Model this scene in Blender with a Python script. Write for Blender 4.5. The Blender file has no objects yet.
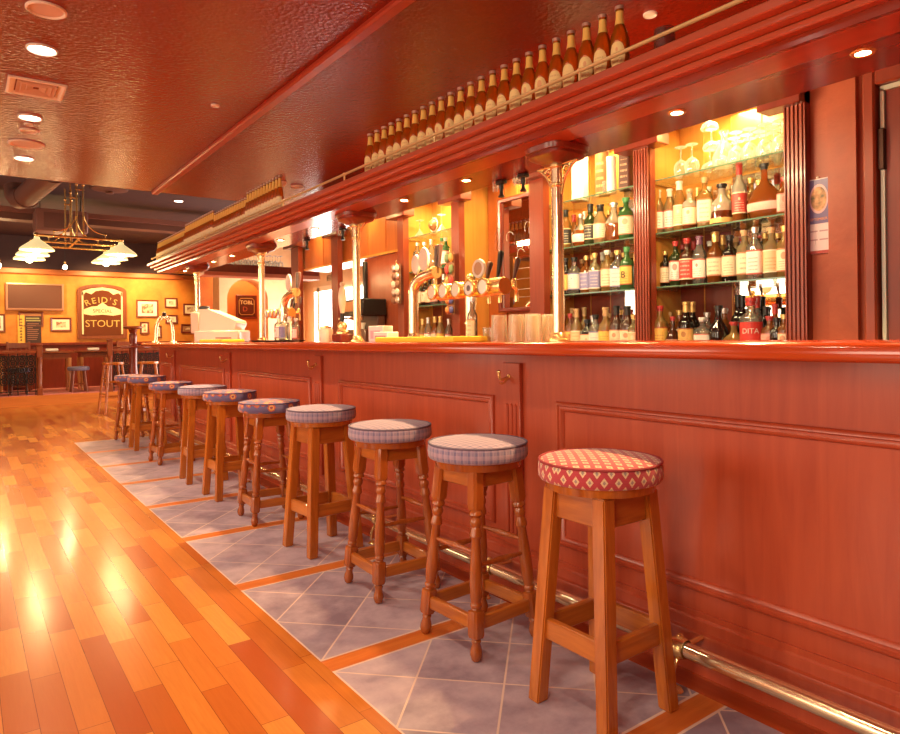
import bpy, bmesh, math, random
from mathutils import Matrix, Vector
R = math.radians; PI = math.pi
random.seed(7)
SC = bpy.context.scene
COL = SC.collection

# ------------------------------------------------------------------ materials
MATS = {}
def new_mat(name):
    m = bpy.data.materials.new(name); m.use_nodes = True
    nt = m.node_tree; b = nt.nodes['Principled BSDF']
    return m, nt, b, nt.nodes['Material Output']
def rgb(c): return (c[0], c[1], c[2], 1)
def N(nt, t, **kw):
    n = nt.nodes.new(t)
    for k, v in kw.items():
        if k in n.bl_rna.properties: setattr(n, k, v)
        else: n.inputs[k].default_value = v
    return n
def math_n(nt, op, a, b=None, c=None):
    n = nt.nodes.new('ShaderNodeMath'); n.operation = op
    for i, v in enumerate((a, b, c)):
        if v is None: continue
        if hasattr(v, 'is_output'): nt.links.new(v, n.inputs[i])
        else: n.inputs[i].default_value = v
    return n.outputs[0]
def mixc(nt, f, a, b):
    n = nt.nodes.new('ShaderNodeMix'); n.data_type = 'RGBA'
    for i, v in ((0, f), (6, a), (7, b)):
        if hasattr(v, 'is_output'): nt.links.new(v, n.inputs[i])
        else: n.inputs[i].default_value = v if i == 0 else rgb(v)
    return n.outputs[2]
def coords(nt, kind='Object'): return nt.nodes.new('ShaderNodeTexCoord').outputs[kind]
def sep(nt, v):
    n = nt.nodes.new('ShaderNodeSeparateXYZ'); nt.links.new(v, n.inputs[0]); return n.outputs
def mapping(nt, v, scale=(1,1,1), rot=(0,0,0)):
    n = nt.nodes.new('ShaderNodeMapping'); nt.links.new(v, n.inputs[0])
    n.inputs['Scale'].default_value = scale; n.inputs['Rotation'].default_value = rot
    return n.outputs[0]
def noise(nt, v, scale=5, detail=3, rough=.55, dist=0.0):
    n = nt.nodes.new('ShaderNodeTexNoise'); nt.links.new(v, n.inputs['Vector'])
    n.inputs['Scale'].default_value = scale; n.inputs['Detail'].default_value = detail
    n.inputs['Roughness'].default_value = rough; n.inputs['Distortion'].default_value = dist
    return n.outputs['Fac']
def bump(nt, b, h, strength=.2, dist=.01):
    n = nt.nodes.new('ShaderNodeBump'); n.inputs['Strength'].default_value = strength
    n.inputs['Distance'].default_value = dist
    nt.links.new(h, n.inputs['Height']); nt.links.new(n.outputs[0], b.inputs['Normal'])
def ramp(nt, f, stops):
    n = nt.nodes.new('ShaderNodeValToRGB'); nt.links.new(f, n.inputs[0])
    e = n.color_ramp.elements
    while len(e) < len(stops): e.new(.5)
    for i, (p, c) in enumerate(stops): e[i].position = p; e[i].color = rgb(c)
    return n.outputs[0]

def plain(name, c, rough=.5, metal=0, coat=0, var=.0):
    if name in MATS: return MATS[name]
    m, nt, b, o = new_mat(name)
    b.inputs['Base Color'].default_value = rgb(c)
    b.inputs['Roughness'].default_value = rough; b.inputs['Metallic'].default_value = metal
    b.inputs['Coat Weight'].default_value = coat; b.inputs['Coat Roughness'].default_value = .08
    if var:
        f = noise(nt, coords(nt), 9, 4)
        nt.links.new(mixc(nt, f, [x*(1-var) for x in c], [min(1, x*(1+var)) for x in c]), b.inputs['Base Color'])
    MATS[name] = m; return m
def wood(name, c1, c2, axis='Z', rough=.35, coat=.15, scale=1.0, bmp=.05):
    if name in MATS: return MATS[name]
    m, nt, b, o = new_mat(name)
    s = {'X': (1.2, 14, 14), 'Y': (14, 1.2, 14), 'Z': (14, 14, 1.2)}[axis]
    v = mapping(nt, coords(nt), [x*scale for x in s])
    f = noise(nt, v, 2.2, 5, .6, .6)
    f2 = noise(nt, mapping(nt, coords(nt), [x*scale*.25 for x in s]), 1.3, 2)
    ff = math_n(nt, 'ADD', math_n(nt, 'MULTIPLY', f, .65), math_n(nt, 'MULTIPLY', f2, .35))
    nt.links.new(ramp(nt, ff, [(.3, c1), (.72, c2)]), b.inputs['Base Color'])
    b.inputs['Roughness'].default_value = rough
    b.inputs['Coat Weight'].default_value = coat; b.inputs['Coat Roughness'].default_value = .12
    bump(nt, b, f, bmp, .004)
    MATS[name] = m; return m
def glow(name, c, s):
    if name in MATS: return MATS[name]
    m, nt, b, o = new_mat(name)
    b.inputs['Base Color'].default_value = rgb(c); b.inputs['Emission Color'].default_value = rgb(c)
    b.inputs['Emission Strength'].default_value = s
    MATS[name] = m; return m
def thin_glass(name, c=(.97,.98,.96), white=.08, gloss=.12):
    """clear thin-walled glass: see-through, a Fresnel sheen and a faint milky body"""
    if name in MATS: return MATS[name]
    m, nt, b, o = new_mat(name); nt.nodes.remove(b)
    t = N(nt, 'ShaderNodeBsdfTransparent'); t.inputs[0].default_value = rgb(c)
    d = N(nt, 'ShaderNodeBsdfTranslucent'); d.inputs[0].default_value = (.95,.93,.88,1)
    d2 = N(nt, 'ShaderNodeBsdfDiffuse'); d2.inputs[0].default_value = (.95,.93,.88,1)
    g = N(nt, 'ShaderNodeBsdfGlossy'); g.inputs['Roughness'].default_value = .04
    dd = N(nt, 'ShaderNodeMixShader'); nt.links.new(d.outputs[0], dd.inputs[1]); nt.links.new(d2.outputs[0], dd.inputs[2])
    lw = N(nt, 'ShaderNodeLayerWeight'); lw.inputs['Blend'].default_value = .35
    a = N(nt, 'ShaderNodeMixShader')
    nt.links.new(math_n(nt, 'MULTIPLY_ADD', lw.outputs['Facing'], white*2.5, white*.5), a.inputs[0])
    nt.links.new(t.outputs[0], a.inputs[1]); nt.links.new(dd.outputs[0], a.inputs[2])
    k = N(nt, 'ShaderNodeMixShader')
    nt.links.new(math_n(nt, 'MULTIPLY_ADD', lw.outputs['Facing'], gloss*3, gloss*.4), k.inputs[0])
    nt.links.new(a.outputs[0], k.inputs[1]); nt.links.new(g.outputs[0], k.inputs[2])
    nt.links.new(k.outputs[0], o.inputs[0]); MATS[name] = m; return m
def bottle_glass(name, c, dense=.5, split=None, c2=None):
    """coloured bottle full of liquid: part see-through, part body colour, glossy skin; split = liquid level"""
    if name in MATS: return MATS[name]
    m, nt, b, o = new_mat(name); nt.nodes.remove(b)
    t = N(nt, 'ShaderNodeBsdfTransparent'); d = N(nt, 'ShaderNodeBsdfDiffuse'); tr = N(nt, 'ShaderNodeBsdfTranslucent')
    if split is None:
        for n, k in ((t, 1), (d, .9), (tr, 1)): n.inputs[0].default_value = rgb([min(1, x*k) for x in c])
    else:
        z = sep(nt, coords(nt))[2]
        f = math_n(nt, 'GREATER_THAN', z, split)
        col = mixc(nt, f, c, c2)
        for n in (t, d, tr): nt.links.new(col, n.inputs[0])
    g = N(nt, 'ShaderNodeBsdfGlossy'); g.inputs['Roughness'].default_value = .07
    dd = N(nt, 'ShaderNodeMixShader'); dd.inputs[0].default_value = .5
    nt.links.new(d.outputs[0], dd.inputs[1]); nt.links.new(tr.outputs[0], dd.inputs[2])
    a = N(nt, 'ShaderNodeMixShader'); a.inputs[0].default_value = dense
    nt.links.new(t.outputs[0], a.inputs[1]); nt.links.new(dd.outputs[0], a.inputs[2])
    fr = N(nt, 'ShaderNodeFresnel'); fr.inputs[0].default_value = 1.5
    k = N(nt, 'ShaderNodeMixShader'); nt.links.new(math_n(nt, 'ADD', fr.outputs[0], .03), k.inputs[0])
    nt.links.new(a.outputs[0], k.inputs[1]); nt.links.new(g.outputs[0], k.inputs[2])
    nt.links.new(k.outputs[0], o.inputs[0]); MATS[name] = m; return m
def label_mat(name, c, band=None, ink=(.25,.12,.06)):
    """printed paper label: two ruled bands, an emblem blot and faint lines of print"""
    if name in MATS: return MATS[name]
    m, nt, b, o = new_mat(name)
    g = sep(nt, coords(nt, 'Generated'))
    z = g[2]; y = g[1]
    col = None
    lines = math_n(nt, 'GREATER_THAN', math_n(nt, 'SINE', math_n(nt, 'MULTIPLY', z, math_n(nt, 'MULTIPLY_ADD', nt.nodes.new('ShaderNodeObjectInfo').outputs['Random'], 40.0, 26.0))), .45)
    inside = math_n(nt, 'LESS_THAN', math_n(nt, 'ABSOLUTE', math_n(nt, 'SUBTRACT', y, .5)), .3)
    low = math_n(nt, 'LESS_THAN', z, math_n(nt, 'MULTIPLY_ADD', nt.nodes.new('ShaderNodeObjectInfo').outputs['Random'], -.5, .95))
    spk = math_n(nt, 'GREATER_THAN', noise(nt, mapping(nt, coords(nt, 'Generated'), (1, 30, 4)), 1.5, 1), .46)
    pr = math_n(nt, 'MULTIPLY', math_n(nt, 'MULTIPLY', lines, inside), math_n(nt, 'MULTIPLY', low, spk))
    col = mixc(nt, math_n(nt, 'MULTIPLY', pr, .55), c, ink)
    dz = math_n(nt, 'MULTIPLY', math_n(nt, 'SUBTRACT', z, .68), 1.0); dy = math_n(nt, 'MULTIPLY', math_n(nt, 'SUBTRACT', y, .5), .9)
    rr = math_n(nt, 'SQRT', math_n(nt, 'ADD', math_n(nt, 'MULTIPLY', dz, dz), math_n(nt, 'MULTIPLY', dy, dy)))
    rnd = nt.nodes.new('ShaderNodeObjectInfo').outputs['Random']
    em = math_n(nt, 'LESS_THAN', rr, math_n(nt, 'MULTIPLY_ADD', rnd, .42, -.22))
    col = mixc(nt, math_n(nt, 'MULTIPLY', em, .75), col, band or ink)
    ed = math_n(nt, 'GREATER_THAN', math_n(nt, 'ABSOLUTE', math_n(nt, 'SUBTRACT', z, .5)), .44)
    col = mixc(nt, ed, col, band or [x*.6 for x in c])
    nt.links.new(col, b.inputs['Base Color']); b.inputs['Roughness'].default_value = .5
    MATS[name] = m; return m

# --- the reds, oranges and browns of the place
W_BAR   = wood('bar mahogany', (.36,.048,.019), (.52,.094,.036), 'Z', .36, .25, .8)
W_TOP   = wood('counter mahogany', (.36,.034,.008), (.52,.07,.014), 'Y', .14, .6, .8)
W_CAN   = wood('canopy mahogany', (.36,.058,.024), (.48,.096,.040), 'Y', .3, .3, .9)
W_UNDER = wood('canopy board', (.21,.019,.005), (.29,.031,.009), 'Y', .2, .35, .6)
W_DARK  = wood('dark mahogany', (.14,.018,.009), (.24,.035,.016), 'Z', .3, .3)
W_PIL   = wood('pilaster mahogany', (.22,.034,.014), (.32,.058,.024), 'Z', .35, .2)
W_YEL   = wood('honey panelling', (.62,.25,.045), (.80,.40,.09), 'Z', .3, .3, .5)
W_ORG   = wood('orange panelling', (.42,.10,.022), (.60,.18,.04), 'Z', .3, .3, .5)
W_OAK   = wood('stool oak', (.27,.055,.006), (.60,.19,.024), 'Z', .26, .45, 1.5)
W_OAKX  = wood('stool oak rail', (.28,.062,.008), (.58,.19,.027), 'X', .3, .35, 1.5)
W_OAKY  = wood('stool oak rail across', (.28,.062,.008), (.58,.19,.027), 'Y', .3, .35, 1.5)
W_TURN  = wood('turned stool walnut', (.22,.042,.006), (.48,.125,.020), 'Z', .25, .5, 1.5)
W_FAR   = wood('far table wood', (.17,.032,.008), (.28,.065,.016), 'Z', .4, .2)
BRASS   = plain('polished brass', (.93,.68,.30), .24, .82)
GILT    = plain('bright gilt rail', (.95,.68,.32), .28, .45)
BRASSP  = plain('pale polished brass', (.95,.78,.50), .18, .88)
IRON    = plain('dark ironwork', (.012,.009,.008), .45, .3)
CHROME  = plain('chrome', (.78,.76,.72), .12, 1)
WHITEP  = plain('white plastic', (.86,.80,.70), .4)
BLACKP  = plain('black plastic', (.014,.011,.010), .35)
CREAM   = plain('cream enamel', (.90,.83,.68), .3, 0, .3)
GLASS   = thin_glass('clear glass')
GLASSW  = thin_glass('stacked barware glass', white=.32, gloss=.10)
GLASSP  = thin_glass('pint glass', (.98,.95,.86), .24, .05)
SHELFG  = thin_glass('shelf glass', (.90,.96,.90), .03, .18)
SHELFE  = plain('green glass edge', (.10,.20,.12), .15, 0, .5)
MIRROR  = plain('mirror silvering', (.88,.84,.78), .02, 1)
FROST   = glow('daylit door glass', (1,.95,.88), 9)

# ------------------------------------------------------------------ mesh helpers
def link(name, bm, mats, parent=None, loc=None, smooth=True, angle=38, label=None):
    me = bpy.data.meshes.new(name)
    bmesh.ops.recalc_face_normals(bm, faces=bm.faces[:])
    bm.to_mesh(me); bm.free()
    if not isinstance(mats, (list, tuple)): mats = [mats]
    for m in mats: me.materials.append(m)
    if smooth:
        me.polygons.foreach_set('use_smooth', [True]*len(me.polygons))
        me.set_sharp_from_angle(angle=R(angle))
    o = bpy.data.objects.new(name, me); COL.objects.link(o)
    if loc is not None: o.location = loc
    if parent is not None: o.parent = parent
    if label: o['label'] = label
    return o
def inst(name, me, parent=None, loc=None, rz=0):
    o = bpy.data.objects.new(name, me); COL.objects.link(o)
    if loc is not None: o.location = loc
    o.rotation_euler[2] = rz
    if parent is not None: o.parent = parent
    return o
def tag(o, label=None, cat=None, group=None, kind=None):
    if label: o['label'] = label
    if cat: o['category'] = cat
    if group: o['group'] = group
    if kind: o['kind'] = kind
    return o
def thing(name, label, cat, loc=(0,0,0), rz=0, group=None):
    o = bpy.data.objects.new(name, None); COL.objects.link(o)
    o.empty_display_size = .05
    o.location = loc; o.rotation_euler[2] = rz
    return tag(o, label, cat, group)
def dup(o, loc, rz=None, label=None, group=None):
    c = o.copy(); COL.objects.link(c); c.location = loc
    if rz is not None: c.rotation_euler[2] = rz
    if label: c['label'] = label
    if group: c['group'] = group
    def kids(src, dst):
        for k in list(src.children):
            d = k.copy(); COL.objects.link(d); d.parent = dst
            kids(k, d)
    kids(o, c)
    return c
def B(): return bmesh.new()
def merge(bm, b2, M=None):
    me = bpy.data.meshes.new('t')
    if M is not None: bmesh.ops.transform(b2, matrix=M, verts=b2.verts[:])
    b2.to_mesh(me); b2.free(); bm.from_mesh(me); bpy.data.meshes.remove(me)
def box(bm, c, s, bev=0.0, M=None, seg=1):
    b = bmesh.new(); bmesh.ops.create_cube(b, size=1)
    for v in b.verts: v.co = Vector((v.co.x*s[0], v.co.y*s[1], v.co.z*s[2]))
    if bev: bmesh.ops.bevel(b, geom=b.edges[:], offset=bev, segments=seg, affect='EDGES', profile=.5)
    T = Matrix.Translation(c)
    merge(bm, b, (M @ T) if M is not None else T); return bm
def bx(bm, x0, x1, y0, y1, z0, z1, bev=0.0):
    return box(bm, ((x0+x1)/2, (y0+y1)/2, (z0+z1)/2), (abs(x1-x0), abs(y1-y0), abs(z1-z0)), bev)
def lathe(bm, prof, seg=16, M=None, sx=1.0, sy=1.0, p=2.0, pz=None):
    """revolve (r, z) points about z; p > 2 squares the section below pz"""
    rows = []
    for r, z in prof:
        row = []
        if r < 1e-6:
            row.append(bm.verts.new((0, 0, z)))
        else:
            q = p if (pz is None or z <= pz) else 2.0
            for i in range(seg):
                a = 2*PI*(i+.5)/seg; ca, sa = math.cos(a), math.sin(a)
                k = 1.0 if q == 2.0 else 1/((abs(ca)**q+abs(sa)**q)**(1/q))
                row.append(bm.verts.new((r*k*ca*sx, r*k*sa*sy, z)))
        rows.append(row)
    for a, b in zip(rows, rows[1:]):
        if len(a) == 1 and len(b) == 1: continue
        for i in range(seg):
            j = (i+1) % seg
            if len(a) == 1: bm.faces.new((a[0], b[i], b[j]))
            elif len(b) == 1: bm.faces.new((a[i], a[j], b[0]))
            else: bm.faces.new((a[i], a[j], b[j], b[i]))
    if M is not None:
        vs = [v for r_ in rows for v in r_]
        for v in vs: v.co = M @ v.co
    return bm
def axis_M(p, q):
    """frame with z from p to q"""
    d = (Vector(q)-Vector(p)); z = d.normalized()
    x = Vector((1,0,0)) if abs(z.x) < .9 else Vector((0,1,0))
    y = z.cross(x).normalized(); x = y.cross(z)
    M = Matrix((x, y, z)).transposed().to_4x4(); M.translation = Vector(p)
    return M, d.length
def rod(bm, p, q, r, seg=12, r2=None):
    M, L = axis_M(p, q); r2 = r if r2 is None else r2
    lathe(bm, [(0,0),(r,0),(r2,L),(0,L)], seg, M); return bm
def tube(bm, pts, r, seg=8, caps=True):
    pts = [Vector(p) for p in pts]; rows = []
    up = None
    for i, p in enumerate(pts):
        t = (pts[min(i+1, len(pts)-1)] - pts[max(i-1, 0)]).normalized()
        if up is None:
            up = Vector((0,0,1)) if abs(t.z) < .9 else Vector((1,0,0))
        s = t.cross(up).normalized(); up = s.cross(t)
        rr = r[i] if isinstance(r, (list, tuple)) else r
        rows.append([bm.verts.new(p + rr*(math.cos(2*PI*k/seg)*s + math.sin(2*PI*k/seg)*up)) for k in range(seg)])
    for a, b in zip(rows, rows[1:]):
        for i in range(seg): bm.faces.new((a[i], a[(i+1) % seg], b[(i+1) % seg], b[i]))
    if caps: bm.faces.new(rows[0][::-1]); bm.faces.new(rows[-1])
    return bm
def ball(bm, c, r, seg=12, sz=1.0):
    n = 8
    lathe(bm, [(max(0, r*math.sin(PI*i/n)) if 0 < i < n else 0, -r*sz*math.cos(PI*i/n)) for i in range(n+1)], seg, Matrix.Translation(c))
    return bm
def bez(p0, p1, p2, p3, n=10):
    p0, p1, p2, p3 = map(Vector, (p0, p1, p2, p3)); out = []
    for i in range(n+1):
        t = i/n; u = 1-t
        out.append(u**3*p0 + 3*u*u*t*p1 + 3*u*t*t*p2 + t**3*p3)
    return out
def frame(bm, w, h, prof, M):
    """mitred rectangular moulding centred on the origin in x-y, prof = (inset, height)"""
    rows = []
    for i, z in prof:
        a, b = w/2-i, h/2-i
        rows.append([bm.verts.new(M @ Vector(c)) for c in ((-a,-b,z),(a,-b,z),(a,b,z),(-a,b,z))])
    for r0, r1 in zip(rows, rows[1:]):
        for i in range(4): bm.faces.new((r0[i], r0[(i+1) % 4], r1[(i+1) % 4], r1[i]))
    return bm
def prism(bm, poly, d, M=None):
    """extrude polygon in x-y by d along z"""
    a = [bm.verts.new((x, y, 0)) for x, y in poly]; b = [bm.verts.new((x, y, d)) for x, y in poly]
    n = len(poly)
    bm.faces.new(a[::-1]); bm.faces.new(b)
    for i in range(n): bm.faces.new((a[i], a[(i+1) % n], b[(i+1) % n], b[i]))
    if M is not None:
        for v in a+b: v.co = M @ v.co
    bm.normal_update()
    bmesh.ops.triangulate(bm, faces=[f for f in bm.faces if len(f.verts) > 4])
    return bm
def extr_y(bm, poly, y0, y1):
    """extrude an x-z profile along y"""
    a = [bm.verts.new((x, y0, z)) for x, z in poly]; b = [bm.verts.new((x, y1, z)) for x, z in poly]
    n = len(poly)
    bm.faces.new(a); bm.faces.new(b[::-1])
    for i in range(n): bm.faces.new((a[i], a[(i+1) % n], b[(i+1) % n], b[i]))
    return bm
def quad(bm, *pts): bm.faces.new([bm.verts.new(p) for p in pts]); return bm
FX = Matrix.Rotation(R(90), 4, 'X')                                   # text / pictures facing -y
FACE_Y = FX
FACE_X = Matrix.Rotation(R(-90), 4, 'Z') @ FX                         # facing -x (x runs towards -y)
def text_bm(s, size, depth=.002, M=None, cx=True):
    cu = bpy.data.curves.new('t', 'FONT'); cu.body = s; cu.size = size; cu.extrude = depth
    if cx: cu.align_x = 'CENTER'
    cu.resolution_u = 3
    ob = bpy.data.objects.new('t', cu); COL.objects.link(ob)
    me = bpy.data.meshes.new_from_object(ob)
    bpy.data.objects.remove(ob); bpy.data.curves.remove(cu)
    b = bmesh.new(); b.from_mesh(me); bpy.data.meshes.remove(me)
    if M is not None: bmesh.ops.transform(b, matrix=M, verts=b.verts[:])
    return b
def lamp(name, kind, loc, energy, color=(1,.75,.45), size=.1, rot=None, size_y=None, spot=None, blend=.5):
    l = bpy.data.lights.new(name, kind); l.energy = energy; l.color = color
    if kind == 'AREA':
        l.size = size
        if size_y: l.shape = 'RECTANGLE'; l.size_y = size_y
        if spot: l.spread = spot
    elif kind == 'SPOT': l.spot_size = spot or R(90); l.spot_blend = blend; l.shadow_soft_size = size
    else: l.shadow_soft_size = size
    o = bpy.data.objects.new(name, l); COL.objects.link(o); o.location = loc
    if rot: o.rotation_euler = rot
    return o
def aim(o, target):
    d = Vector(target)-o.location; o.rotation_euler = d.to_track_quat('-Z', 'Y').to_euler(); return o
# ================================================================== SETTING
def struct(name, bm, m, label=None, smooth=False, parent=None):
    o = link(name, bm, m, parent, smooth=smooth)
    if parent is None: o['kind'] = 'structure'
    if label: o['label'] = label
    return o
TE = .978; BE = 1.815; FARY = 8.29                      # tiled strip between x = TE and BE, ending at y = FARY
STEPY = 13.5; PZ = .185; WALLY = 15.3; CZ = 2.7; CEY = 7.7; DZ = 3.15

def mat_planks():
    m, nt, b, o = new_mat('oak strip floor')
    g = sep(nt, coords(nt))
    u = math_n(nt, 'DIVIDE', g[0], .0848)
    row = math_n(nt, 'FLOOR', u); fu = math_n(nt, 'FRACT', u)
    wn = N(nt, 'ShaderNodeTexWhiteNoise', noise_dimensions='1D'); nt.links.new(row, wn.inputs['W'])
    v = math_n(nt, 'ADD', math_n(nt, 'DIVIDE', g[1], .54), math_n(nt, 'MULTIPLY', wn.outputs['Value'], 7.3))
    # vary the board lengths
    v = math_n(nt, 'ADD', v, math_n(nt, 'MULTIPLY', math_n(nt, 'SINE', math_n(nt, 'MULTIPLY', v, 2.1)), .22))
    cell = math_n(nt, 'FLOOR', v); fv = math_n(nt, 'FRACT', v)
    cb = N(nt, 'ShaderNodeCombineXYZ'); nt.links.new(row, cb.inputs[0]); nt.links.new(cell, cb.inputs[1])
    w2 = N(nt, 'ShaderNodeTexWhiteNoise', noise_dimensions='2D'); nt.links.new(cb.outputs[0], w2.inputs['Vector'])
    base = ramp(nt, w2.outputs['Value'], [(0, (.38,.070,.010)), (.2, (.52,.138,.018)), (.45, (.62,.20,.03)), (.8, (.69,.26,.042)), (1, (.80,.36,.07))])
    off = N(nt, 'ShaderNodeVectorMath', operation='ADD'); nt.links.new(coords(nt), off.inputs[0]); nt.links.new(w2.outputs['Color'], off.inputs[1])
    gr = noise(nt, mapping(nt, off.outputs[0], (38, 2.0, 1)), 2.4, 6, .68, .8)
    col = mixc(nt, math_n(nt, 'MULTIPLY', gr, .50), base, (.30,.055,.008))
    e1 = math_n(nt, 'LESS_THAN', fu, .022)
    e2 = math_n(nt, 'LESS_THAN', fv, .004)
    e = math_n(nt, 'MAXIMUM', e1, e2)
    col = mixc(nt, math_n(nt, 'MULTIPLY', e, .9), col, (.16,.03,.006))
    nt.links.new(col, b.inputs['Base Color'])
    b.inputs['Roughness'].default_value = .27
    b.inputs['Coat Weight'].default_value = .35; b.inputs['Coat Roughness'].default_value = .14
    h = math_n(nt, 'SUBTRACT', math_n(nt, 'ADD', math_n(nt, 'MULTIPLY', noise(nt, coords(nt), 5, 2), 1.4), math_n(nt, 'MULTIPLY', w2.outputs['Value'], .35)), math_n(nt, 'MULTIPLY', e, .6))
    bump(nt, b, h, .10, .006)
    return m
def mat_tiles():
    m, nt, b, o = new_mat('slate tile floor')
    g = sep(nt, coords(nt)); P = .894
    yz = math_n(nt, 'SUBTRACT', g[1], 2.110)
    t = math_n(nt, 'MULTIPLY', math_n(nt, 'FRACT', math_n(nt, 'DIVIDE', yz, P)), P)   # 0..P within a zone
    zone = math_n(nt, 'FLOOR', math_n(nt, 'DIVIDE', yz, P))
    strip = math_n(nt, 'GREATER_THAN', t, .808)
    U = math_n(nt, 'DIVIDE', math_n(nt, 'SUBTRACT', g[0], .978), .4); V = math_n(nt, 'DIVIDE', t, .404)
    a = math_n(nt, 'ADD', U, V); c = math_n(nt, 'SUBTRACT', U, V)
    def line(q): 
        f = math_n(nt, 'FRACT', math_n(nt, 'ADD', q, 20.5))
        return math_n(nt, 'LESS_THAN', math_n(nt, 'ABSOLUTE', math_n(nt, 'SUBTRACT', f, .5)), .0115)
    ge = math_n(nt, 'LESS_THAN', math_n(nt, 'ABSOLUTE', math_n(nt, 'SUBTRACT', math_n(nt, 'ABSOLUTE', math_n(nt, 'SUBTRACT', t, .404)), .400)), .005)
    gx = math_n(nt, 'LESS_THAN', U, .016)
    gr = math_n(nt, 'MAXIMUM', math_n(nt, 'MAXIMUM', line(a), line(c)), math_n(nt, 'MAXIMUM', ge, gx))
    cb = N(nt, 'ShaderNodeCombineXYZ')
    nt.links.new(math_n(nt, 'FLOOR', math_n(nt, 'ADD', a, 20.0)), cb.inputs[0]); nt.links.new(math_n(nt, 'FLOOR', math_n(nt, 'ADD', c, 20.0)), cb.inputs[1]); nt.links.new(zone, cb.inputs[2])
    wn = N(nt, 'ShaderNodeTexWhiteNoise', noise_dimensions='3D'); nt.links.new(cb.outputs[0], wn.inputs['Vector'])
    n1 = noise(nt, coords(nt), 7, 5, .65); n2 = noise(nt, coords(nt), 2.3, 2)
    s = math_n(nt, 'ADD', math_n(nt, 'MULTIPLY_ADD', n1, 1.0, -.27), math_n(nt, 'ADD', math_n(nt, 'MULTIPLY_ADD', n2, .5, -.12), math_n(nt, 'MULTIPLY', wn.outputs['Value'], .22)))
    tile = ramp(nt, s, [(.25, (.25,.19,.26)), (.55, (.44,.345,.43)), (.85, (.60,.48,.54))])
    col = mixc(nt, gr, tile, (.70,.53,.47))
    wv = noise(nt, mapping(nt, coords(nt), (2, 25, 1)), 2, 4)
    col = mixc(nt, strip, col, ramp(nt, wv, [(.3, (.52,.12,.02)), (.7, (.64,.19,.035))]))
    nt.links.new(col, b.inputs['Base Color'])
    b.inputs['Roughness'].default_value = .34
    nt.links.new(math_n(nt, 'SUBTRACT', .42, math_n(nt, 'MULTIPLY', n1, .15)), b.inputs['Roughness'])
    h = math_n(nt, 'SUBTRACT', math_n(nt, 'MULTIPLY', n1, .5), math_n(nt, 'MULTIPLY', gr, .8))
    bump(nt, b, h, .25, .004)
    return m
bm = B()
quad(bm, (-4,-3.2,0), (TE,-3.2,0), (TE,FARY,0), (-4,FARY,0))
quad(bm, (-4,FARY,0), (6.2,FARY,0), (6.2,STEPY,0), (-4,STEPY,0))
quad(bm, (1.915,-3.2,0), (6.2,-3.2,0), (6.2,FARY,0), (1.915,FARY,0))
struct('floor', bm, mat_planks(), 'orange oak strip floor running along the bar')
struct('floor_tiled', quad(B(), (TE,-3.2,0), (BE,-3.2,0), (BE,FARY,0), (TE,FARY,0)), mat_tiles(), 'slate tiles laid diagonally between wooden strips under the stools')
struct('trim_1', quad(B(), (BE,-3.2,0), (1.915,-3.2,0), (1.915,FARY,0), (BE,FARY,0)), wood('red border board', (.36,.055,.014), (.46,.085,.02), 'Y', .25, .4), 'red wooden border board between the tiles and the bar')
# raised floor at the far end
bm = bx(B(), -4, 6.2, STEPY, WALLY, 0, PZ-.01)
struct('raised_floor_step', bm, wood('step riser', (.55,.16,.03), (.72,.25,.05), 'X', .35, .2), 'orange wooden step of the raised seating area')
struct('floor_carpet', bx(B(), -4, 6.2, STEPY+.04, WALLY, PZ-.01, PZ), plain('pink carpet', (.62,.20,.17), .95, var=.2), 'pink carpet of the raised seating area')

def mat_ceiling():
    m, nt, b, o = new_mat('embossed red ceiling')
    v = coords(nt)
    vo = N(nt, 'ShaderNodeTexVoronoi', feature='F1'); vo.inputs['Scale'].default_value = 42; nt.links.new(v, vo.inputs['Vector'])
    n1 = noise(nt, v, 55, 3, .6)
    nt.links.new(mixc(nt, n1, (.19,.0095,.0018), (.27,.017,.0035)), b.inputs['Base Color'])
    b.inputs['Roughness'].default_value = .24; b.inputs['Specular IOR Level'].default_value = .32
    bump(nt, b, math_n(nt, 'ADD', vo.outputs['Distance'], n1), .30, .008)
    return m
MC = mat_ceiling()
struct('ceiling', bx(B(), -4, 3.6, -3.2, CEY, CZ, CZ+.06), MC, 'glossy embossed dark red ceiling')
struct('trim_2', extr_y(B(), [(1.665,CZ),(1.665,CZ-.018),(1.675,CZ-.03),(1.725,CZ-.03),(1.735,CZ-.018),(1.735,CZ)], -3.2, CEY), wood('red batten', (.32,.03,.012), (.40,.045,.018), 'Y', .35, .1), 'red wooden batten running along the ceiling')
MD = plain('dark plum ceiling paint', (.055,.024,.026), .75, var=.25)
struct('ceiling_far', bx(B(), -4, 6.2, CEY-.1, WALLY, DZ, DZ+.05), MD, 'dark plum ceiling over the far seating area')
struct('trim_3', bx(B(), -4, 3.6, CEY, CEY+.03, CZ, DZ), MD, 'dark upstand where the red ceiling ends')

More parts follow.
